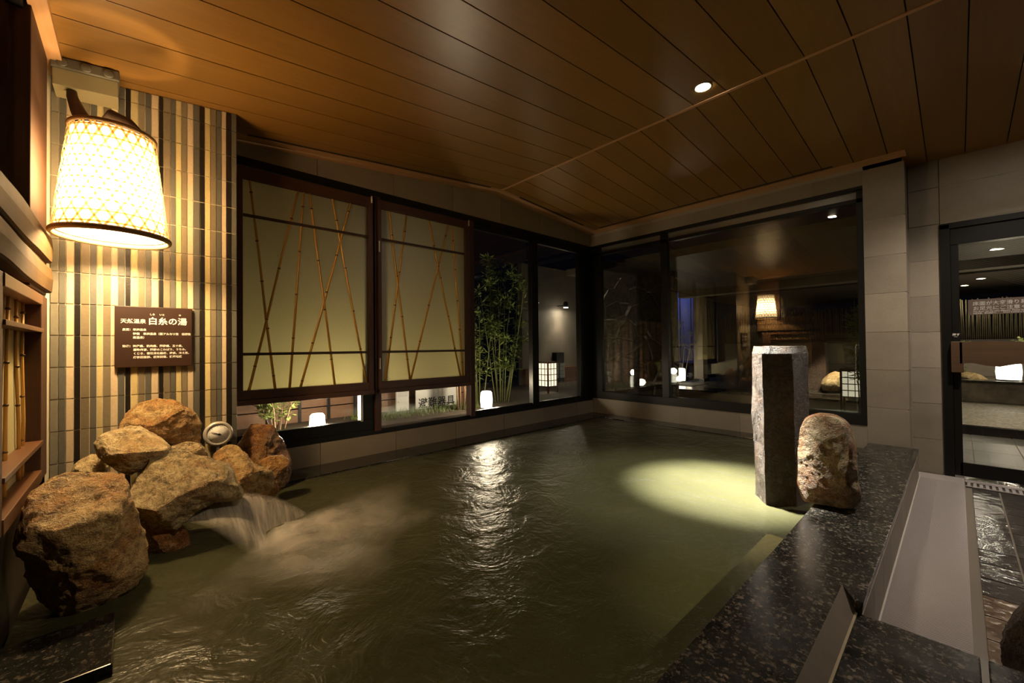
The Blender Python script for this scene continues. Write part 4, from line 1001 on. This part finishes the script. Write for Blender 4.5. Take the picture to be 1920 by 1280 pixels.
text_mesh('lettering', '避難器具', 0.148, m_black, hb, (2.80, 4.898, 0.345), (1, 0, 0), (0, 0, 1), 'LEFT', 0.0018, xs=1.0)
nb = thing('notice_box', 'small white notice box left of the evacuation sign', 'box', (2.575, 4.9, 0.3))
B('box_body', (2.488, 4.90, 0.28), (2.665, 4.93, 0.615), m_whiteboard, nb, 0.003)
mb = MB()
for k in range(5): mb.box((2.505, 4.8985, 0.575 - 0.014 * k), (2.65, 4.90, 0.579 - 0.014 * k))
mb.box((2.505, 4.8985, 0.44), (2.52, 4.90, 0.455)); mb.build('printed_lines', simple('grey print', (0.35, 0.35, 0.34), 0.6), nb)
plant('leafy_shrub', 'small feathery green shrub left of the lamp under the left screen', 'shrub', (1.02, 4.42, GZ), 0.55, 10, 0.22, 1100, 0.055, m_leaf_pale, m_stem, 5, 0.3)
plant('leafy_shrub', 'clump of pale bare stems right of the evacuation sign', 'shrub', (3.17, 4.45, GZ), 1.5, 11, 0.24, 260, 0.07, m_leaf_pale, m_stem, 6, 0.55, rad=0.011)
plant('bamboo_plant', 'tall leafy bamboo behind the lamp in the open garden window', 'bamboo', (4.05, 4.65, GZ), 2.3, 11, 0.50, 1700, 0.10, m_leaf, m_culm, 7, 0.2, narrow=0.16)
plant('bamboo_plant', 'thin leafy bamboo left of the garden lamp, next to the right paper screen', 'bamboo', (3.70, 4.72, GZ), 1.7, 7, 0.28, 520, 0.095, m_leaf_pale, m_culm, 8, 0.25, narrow=0.2)
gm = MB(); rg = random.Random(4)
for k in range(700):
    x, y = rg.uniform(1.8, 3.6), rg.uniform(4.35, 4.85); h = rg.uniform(0.03, 0.10); dx, dy = rg.uniform(-.03, .03), rg.uniform(-.03, .03)
    gm.face([(x - .003, y, GZ), (x + .003, y, GZ), (x + dx, y + dy, GZ + h)])
tag(gm.build('grass', m_leaf), 'short grass growing below the evacuation sign', 'grass', None, 'stuff')
gw = thing('garden_wall', 'dim plastered wall beyond the andon lantern in the garden corner', 'wall', (7.5, 6.5, 0))
B('wall_panel', (6.3, 6.5, GZ - 0.1), (9.4, 6.62, 3.0), m_plaster, gw); B('wall_base', (6.3, 6.40, GZ - 0.1), (9.4, 6.499, 0.66), m_fence, gw, 0.01); B('cabinet', (7.28, 6.36, 0.3), (7.55, 6.499, 1.0), m_alu, gw, 0.005)
sl = thing('outdoor_spotlight', 'small bright spotlight high on the dim garden wall', 'light', (7.5, 6.3, 2.1))
mb = MB(); mb.lathe([(0.0, 0.0), (0.05, 0.0), (0.06, 0.10), (0.03, 0.14), (0.0, 0.14)], (7.5, 6.25, 2.06), 18); mb.build('lamp_head', m_black, sl)
mb = MB(); mb.lathe([(0.0, -0.004), (0.05, -0.004), (0.05, -0.001), (0.0, -0.001)], (7.5, 6.25, 2.06), 18); mb.build('lens', m_led, sl)
B('bracket_arm', (7.49, 6.3, 2.1), (7.51, 6.5, 2.12), m_black, sl)
spot('garden wall light', (7.5, 6.25, 2.03), 20.0, 70, SOFT, 0.8, (7.45, 6.45, 1.0))
def andon(label, x, y, z, w, h, group, yaw=0.0, leg=0.12, paper=None):
    t = thing('andon_lantern', label, 'lantern', (x, y, z), group); q = w / 2
    for sx in (-1, 1):
        for sy in (-1, 1): B('leg', (x + sx * q - 0.012, y + sy * q - 0.012, z), (x + sx * q + 0.012, y + sy * q + 0.012, z + h), m_brown, t)
    B('paper_box', (x - q + 0.008, y - q + 0.008, z + leg), (x + q - 0.008, y + q - 0.008, z + h - 0.03), paper or m_andon, t)
    mb = MB()
    for i in range(5):
        zz = z + leg + (h - leg - 0.03) * i / 4
        mb.box((x - q - 0.004, y - q - 0.004, zz - 0.006), (x + q + 0.004, y - q + 0.008, zz + 0.006)); mb.box((x - q - 0.004, y + q - 0.008, zz - 0.006), (x + q + 0.004, y + q + 0.004, zz + 0.006))
        mb.box((x - q - 0.004, y - q, zz - 0.006), (x - q + 0.008, y + q, zz + 0.006)); mb.box((x + q - 0.008, y - q, zz - 0.006), (x + q + 0.004, y + q, zz + 0.006))
    for i in (1, 2):
        c = -q + w * i / 3
        mb.box((x + c - 0.004, y - q - 0.003, z + leg), (x + c + 0.004, y - q + 0.008, z + h - 0.03)); mb.box((x - q - 0.003, y + c - 0.004, z + leg), (x - q + 0.008, y + c + 0.004, z + h - 0.03))
        mb.box((x + q - 0.008, y + c - 0.004, z + leg), (x + q + 0.003, y + c + 0.004, z + h - 0.03))
    mb.build('lattice', m_brown, t)
    B('top_cap', (x - q - 0.015, y - q - 0.015, z + h - 0.03), (x + q + 0.015, y + q + 0.015, z + h), m_brown, t, 0.003)
    return t
AG = 'square paper lanterns in the garden'
andon('square lattice paper lantern glowing at the right end of the garden window', 5.69, 5.2, GZ - 0.04, 0.25, 0.58, AG)
point('andon light', (5.45, 5.0, 0.75), 2.0, SOFT, 0.1)

# ---------------------------------------------------------------- outdoor bath beyond the right window and the door
S(B('floor_terrace', (5.35, -3.4, -0.2), (7.7, 3.76, -0.006), m_floor_grout))
mb = MB()
for i in range(12):
    for j in range(8):
        x0 = 5.36 + 0.6 * i; y1 = 0.9 - 0.33 * j
        if x0 > 7.3: continue
        mb.box((x0 + .004, y1 - .326, -0.012), (min(x0 + .596, 7.7), y1 - .004, 0.0), 0.002)
S(mb.build('floor_terrace_tiles', simple('grey terrace tile', (0.10, 0.098, 0.092), 0.42, 0, 0.4, 3, 0.2)))
S(B('floor_terrace_step', (7.7, -3.4, -0.2), (16.0, 0.85, 0.112), m_dash))
S(B('trim_10', (7.66, -3.4, -0.02), (7.70, 0.85, 0.105), m_black))  # step face coloured black to stand for its shadow
S(B('trim_11', (9.4, -3.4, 0.1), (9.43, 0.85, 0.1135), simple('pale joint', (0.5, 0.47, 0.4), 0.5)))
pl = thing('stone_planter', 'low dark stone planter wall seen through the glass door', 'planter', (10.7, -0.5, 0.1))
B('front_face', (10.7, -3.4, 0.113), (10.9, 0.85, 0.455), simple('mottled stone face', (0.26, 0.22, 0.17), 0.6, 0, 0.55, 5, 0.6), pl, 0.01); B('cap_stone', (10.66, -3.4, 0.456), (11.0, 0.85, 0.485), m_granite, pl, 0.005); B('soil_bed', (11.0, -3.4, 0.10), (12.6, 0.85, 0.46), m_soil, pl)
ground_lamp('glowing garden lamp on the stone planter seen through the glass door', 10.95, -0.585, 0.485, 0.30, 0.30, 14.0, GL)
plant('leafy_shrub', 'dark green shrub behind the planter left in the glass door', 'shrub', (11.35, 0.12, 0.46), 0.62, 9, 0.42, 520, 0.10, m_leaf, m_stem, 21, 0.15)
plant('leafy_shrub', 'pale green sprig right of the planter lamp at the photo edge', 'shrub', (11.2, -0.86, 0.46), 0.75, 6, 0.25, 180, 0.10, m_leaf_pale, m_stem, 22, 0.3)
rock('low tan rock on the planter seen through the glass door', m_rock_pale, (11.25, -0.10, 0.50), -85, 0.22, [(-0.30, -0.06), (-0.18, 0.05), (0.0, 0.11), (0.16, 0.07), (0.30, -0.06), (0.1, -0.10), (-0.1, -0.10)], 41, sub=4)
bw = thing('terrace_wall', 'beige garden wall with a reed fence on top, far beyond the glass door', 'wall', (12.7, -1, 0))
B('wall_panel', (12.7, -3.6, 0.1), (12.85, 4.6, 1.16), m_plaster, bw); B('wall_cap', (12.66, -3.6, 1.16), (12.9, 4.6, 1.20), m_wall_dark, bw)
rf = MB(); rr = random.Random(9); y = -3.6
while y < 4.6:
    rf.tube([(12.76, y, 1.2), (12.76, y + rr.uniform(-.02, .02), 2.0 + rr.uniform(-.05, .05))], 0.011, 5); y += 0.028
tag(rf.build('reeds', simple('dry reed', (0.12, 0.095, 0.045), 0.6, 0, 0.3, 8), bw), kind='stuff')
S(B('ceiling_terrace', (5.3, -3.4, 2.32), (8.75, 4.4, 2.42), simple('terrace soffit', (0.10, 0.082, 0.058), 0.5, 0, 0.1, 3)))
S(B('trim_12', (9.35, -3.4, 2.25), (9.65, 4.4, 2.42), simple('terrace beam', (0.30, 0.24, 0.17), 0.5)))
S(B('ceiling_terrace_far', (10.4, -3.4, 2.30), (15.0, 4.4, 2.40), simple('dark soffit', (0.10, 0.08, 0.06), 0.6)))
for k, (x, y, lb) in enumerate(((8.0, -0.357, 'nearest'), (11.3, -0.308, 'middle'), (14.4, -0.186, 'farthest'))):
    if k == 2: x, y = 12.4, -0.12
    downlight('round downlight in the terrace soffit behind the glass door, the %s of three' % lb, x, y, 2.32 if k == 0 else 2.30, 0, 'terrace downlights', 0.055)
spot('terrace downlight', (8.0, -0.357, 2.28), 110.0, 130, SOFT, 0.8, None, 0.07)
spot('terrace downlight', (11.3, -0.308, 2.26), 30.0, 120, SOFT, 0.8)
orim = thing('outdoor_bath_curb', 'beige tiled rim of the outdoor bath seen through the right hand window', 'pool rim', (8.3, 2.2, 0))
mb = MB(); mb.box((7.8, 0.88, -0.1), (9.3, 1.4, 0.27)); mb.box((7.8, 1.4, -0.1), (8.3, 4.4, 0.27)); mb.build('rim_side', m_tile, orim)
mb = MB(); mb.box((7.77, 0.86, 0.27), (9.3, 1.9, 0.302), 0.005); mb.box((7.77, 1.9, 0.27), (8.3, 4.4, 0.302), 0.005); mb.build('rim_coping', m_granite, orim)
tag(B('outdoor_bath_water', (8.3, 1.9, 0.0), (12.6, 4.4, 0.28), m_water), 'still green water of the outdoor bath beyond the window', 'water', None, 'stuff')
rock('bright pale rounded rock on the outdoor bath rim behind the right window', m_rock_pale, (8.90, 1.453, 0.495), -80.7, 0.26, [(-0.172, -0.043), (-0.149, 0.023), (-0.076, 0.106), (0.007, 0.16), (0.1, 0.136), (0.163, 0.067), (0.165, -0.043), (0.139, -0.139), (0.071, -0.156), (-0.055, -0.163), (-0.151, -0.156)], 51, sub=4, scale=1.079)
spot('terrace rock fill light', (8.2, 0.9, 2.28), 700.0, 32, SOFT, 0.7, (8.9, 1.45, 0.5))  # extra spotlight with no fixture, added to make the outdoor rock bright
mb = MB(); mb.hexa([(9.15, 1.60, 0.25), (9.10, 1.98, 0.25), (9.45, 2.05, 0.25), (9.55, 1.62, 0.25)], [(9.15, 1.62, 1.17), (9.12, 1.97, 1.16), (9.42, 2.03, 1.16), (9.5, 1.64, 1.17)], 0.02)
tag(mb.build('stone_column', m_rock_dark), 'smaller stone column on the outdoor bath rim beyond the right window', 'stone column')
fw = thing('flagstone_wall', 'dark wet crazy paved stone wall behind the corner panes', 'wall', (6.2, 3.7, 0))
B('wall_face', (6.2, 3.02, -0.1), (6.4, 4.6, 2.6), m_flag, fw)
plant('bamboo_plant', 'slender bamboo beside the paper lantern behind the right window', 'bamboo', (6.75, 0.82, 0.0), 1.9, 8, 0.15, 520, 0.11, m_leaf, m_culm, 31, 0.4, narrow=0.16)
andon('square lattice paper lantern half hidden behind the right window jamb', 7.25, 0.98, 0.0, 0.22, 0.80, AG, 0, 0.42, m_andon_dim)

# far corner of the garden seen between the flagstone wall and the bath
ground_lamp('glowing garden lamp at the foot of the thin tree behind the right hand window', 9.3, 4.35, 0.31, 0.22, 0.30, 6.0, GL)
plant('garden_tree', 'thin branching tree above a garden lamp behind the right hand window', 'tree', (9.75, 4.55, 0.30), 1.5, 5, 0.45, 160, 0.07, m_leaf_pale, m_stem, 61, 0.5)
pc = thing('garden_post', 'dim beige square post beside the thin tree behind the right hand window', 'post', (10.0, 4.2, 0.0))
B('shaft', (9.95, 4.10, 0.0), (10.2, 4.32, 2.29), m_plaster, pc, 0.006); B('plinth', (9.92, 4.07, 0.0), (10.23, 4.35, 0.34), m_granite, pc, 0.006)
fb = thing('distant_building', 'distant bluish building face under the terrace soffit behind the right hand window', 'building', (26, 13, 0))
B('facade', (26, 11.0, 0.0), (27, 15.5, 4.6), simple('blue grey facade', (0.30, 0.34, 0.55), 0.7), fb); B('roof_edge', (25.9, 10.9, 4.6), (27.1, 15.6, 4.8), m_dark, fb)
mb = MB()
for k in range(6): mb.box((25.97, 11.4 + 0.7 * k, 0.3), (26.0, 11.45 + 0.7 * k, 4.5))
mb.build('facade_joint_lines', m_dark, fb)
point('blue facade fill light', (23.5, 13.0, 5.5), 200.0, (0.25, 0.35, 1.0), 0.3)  # invented blue lamp, added only to tint the building face
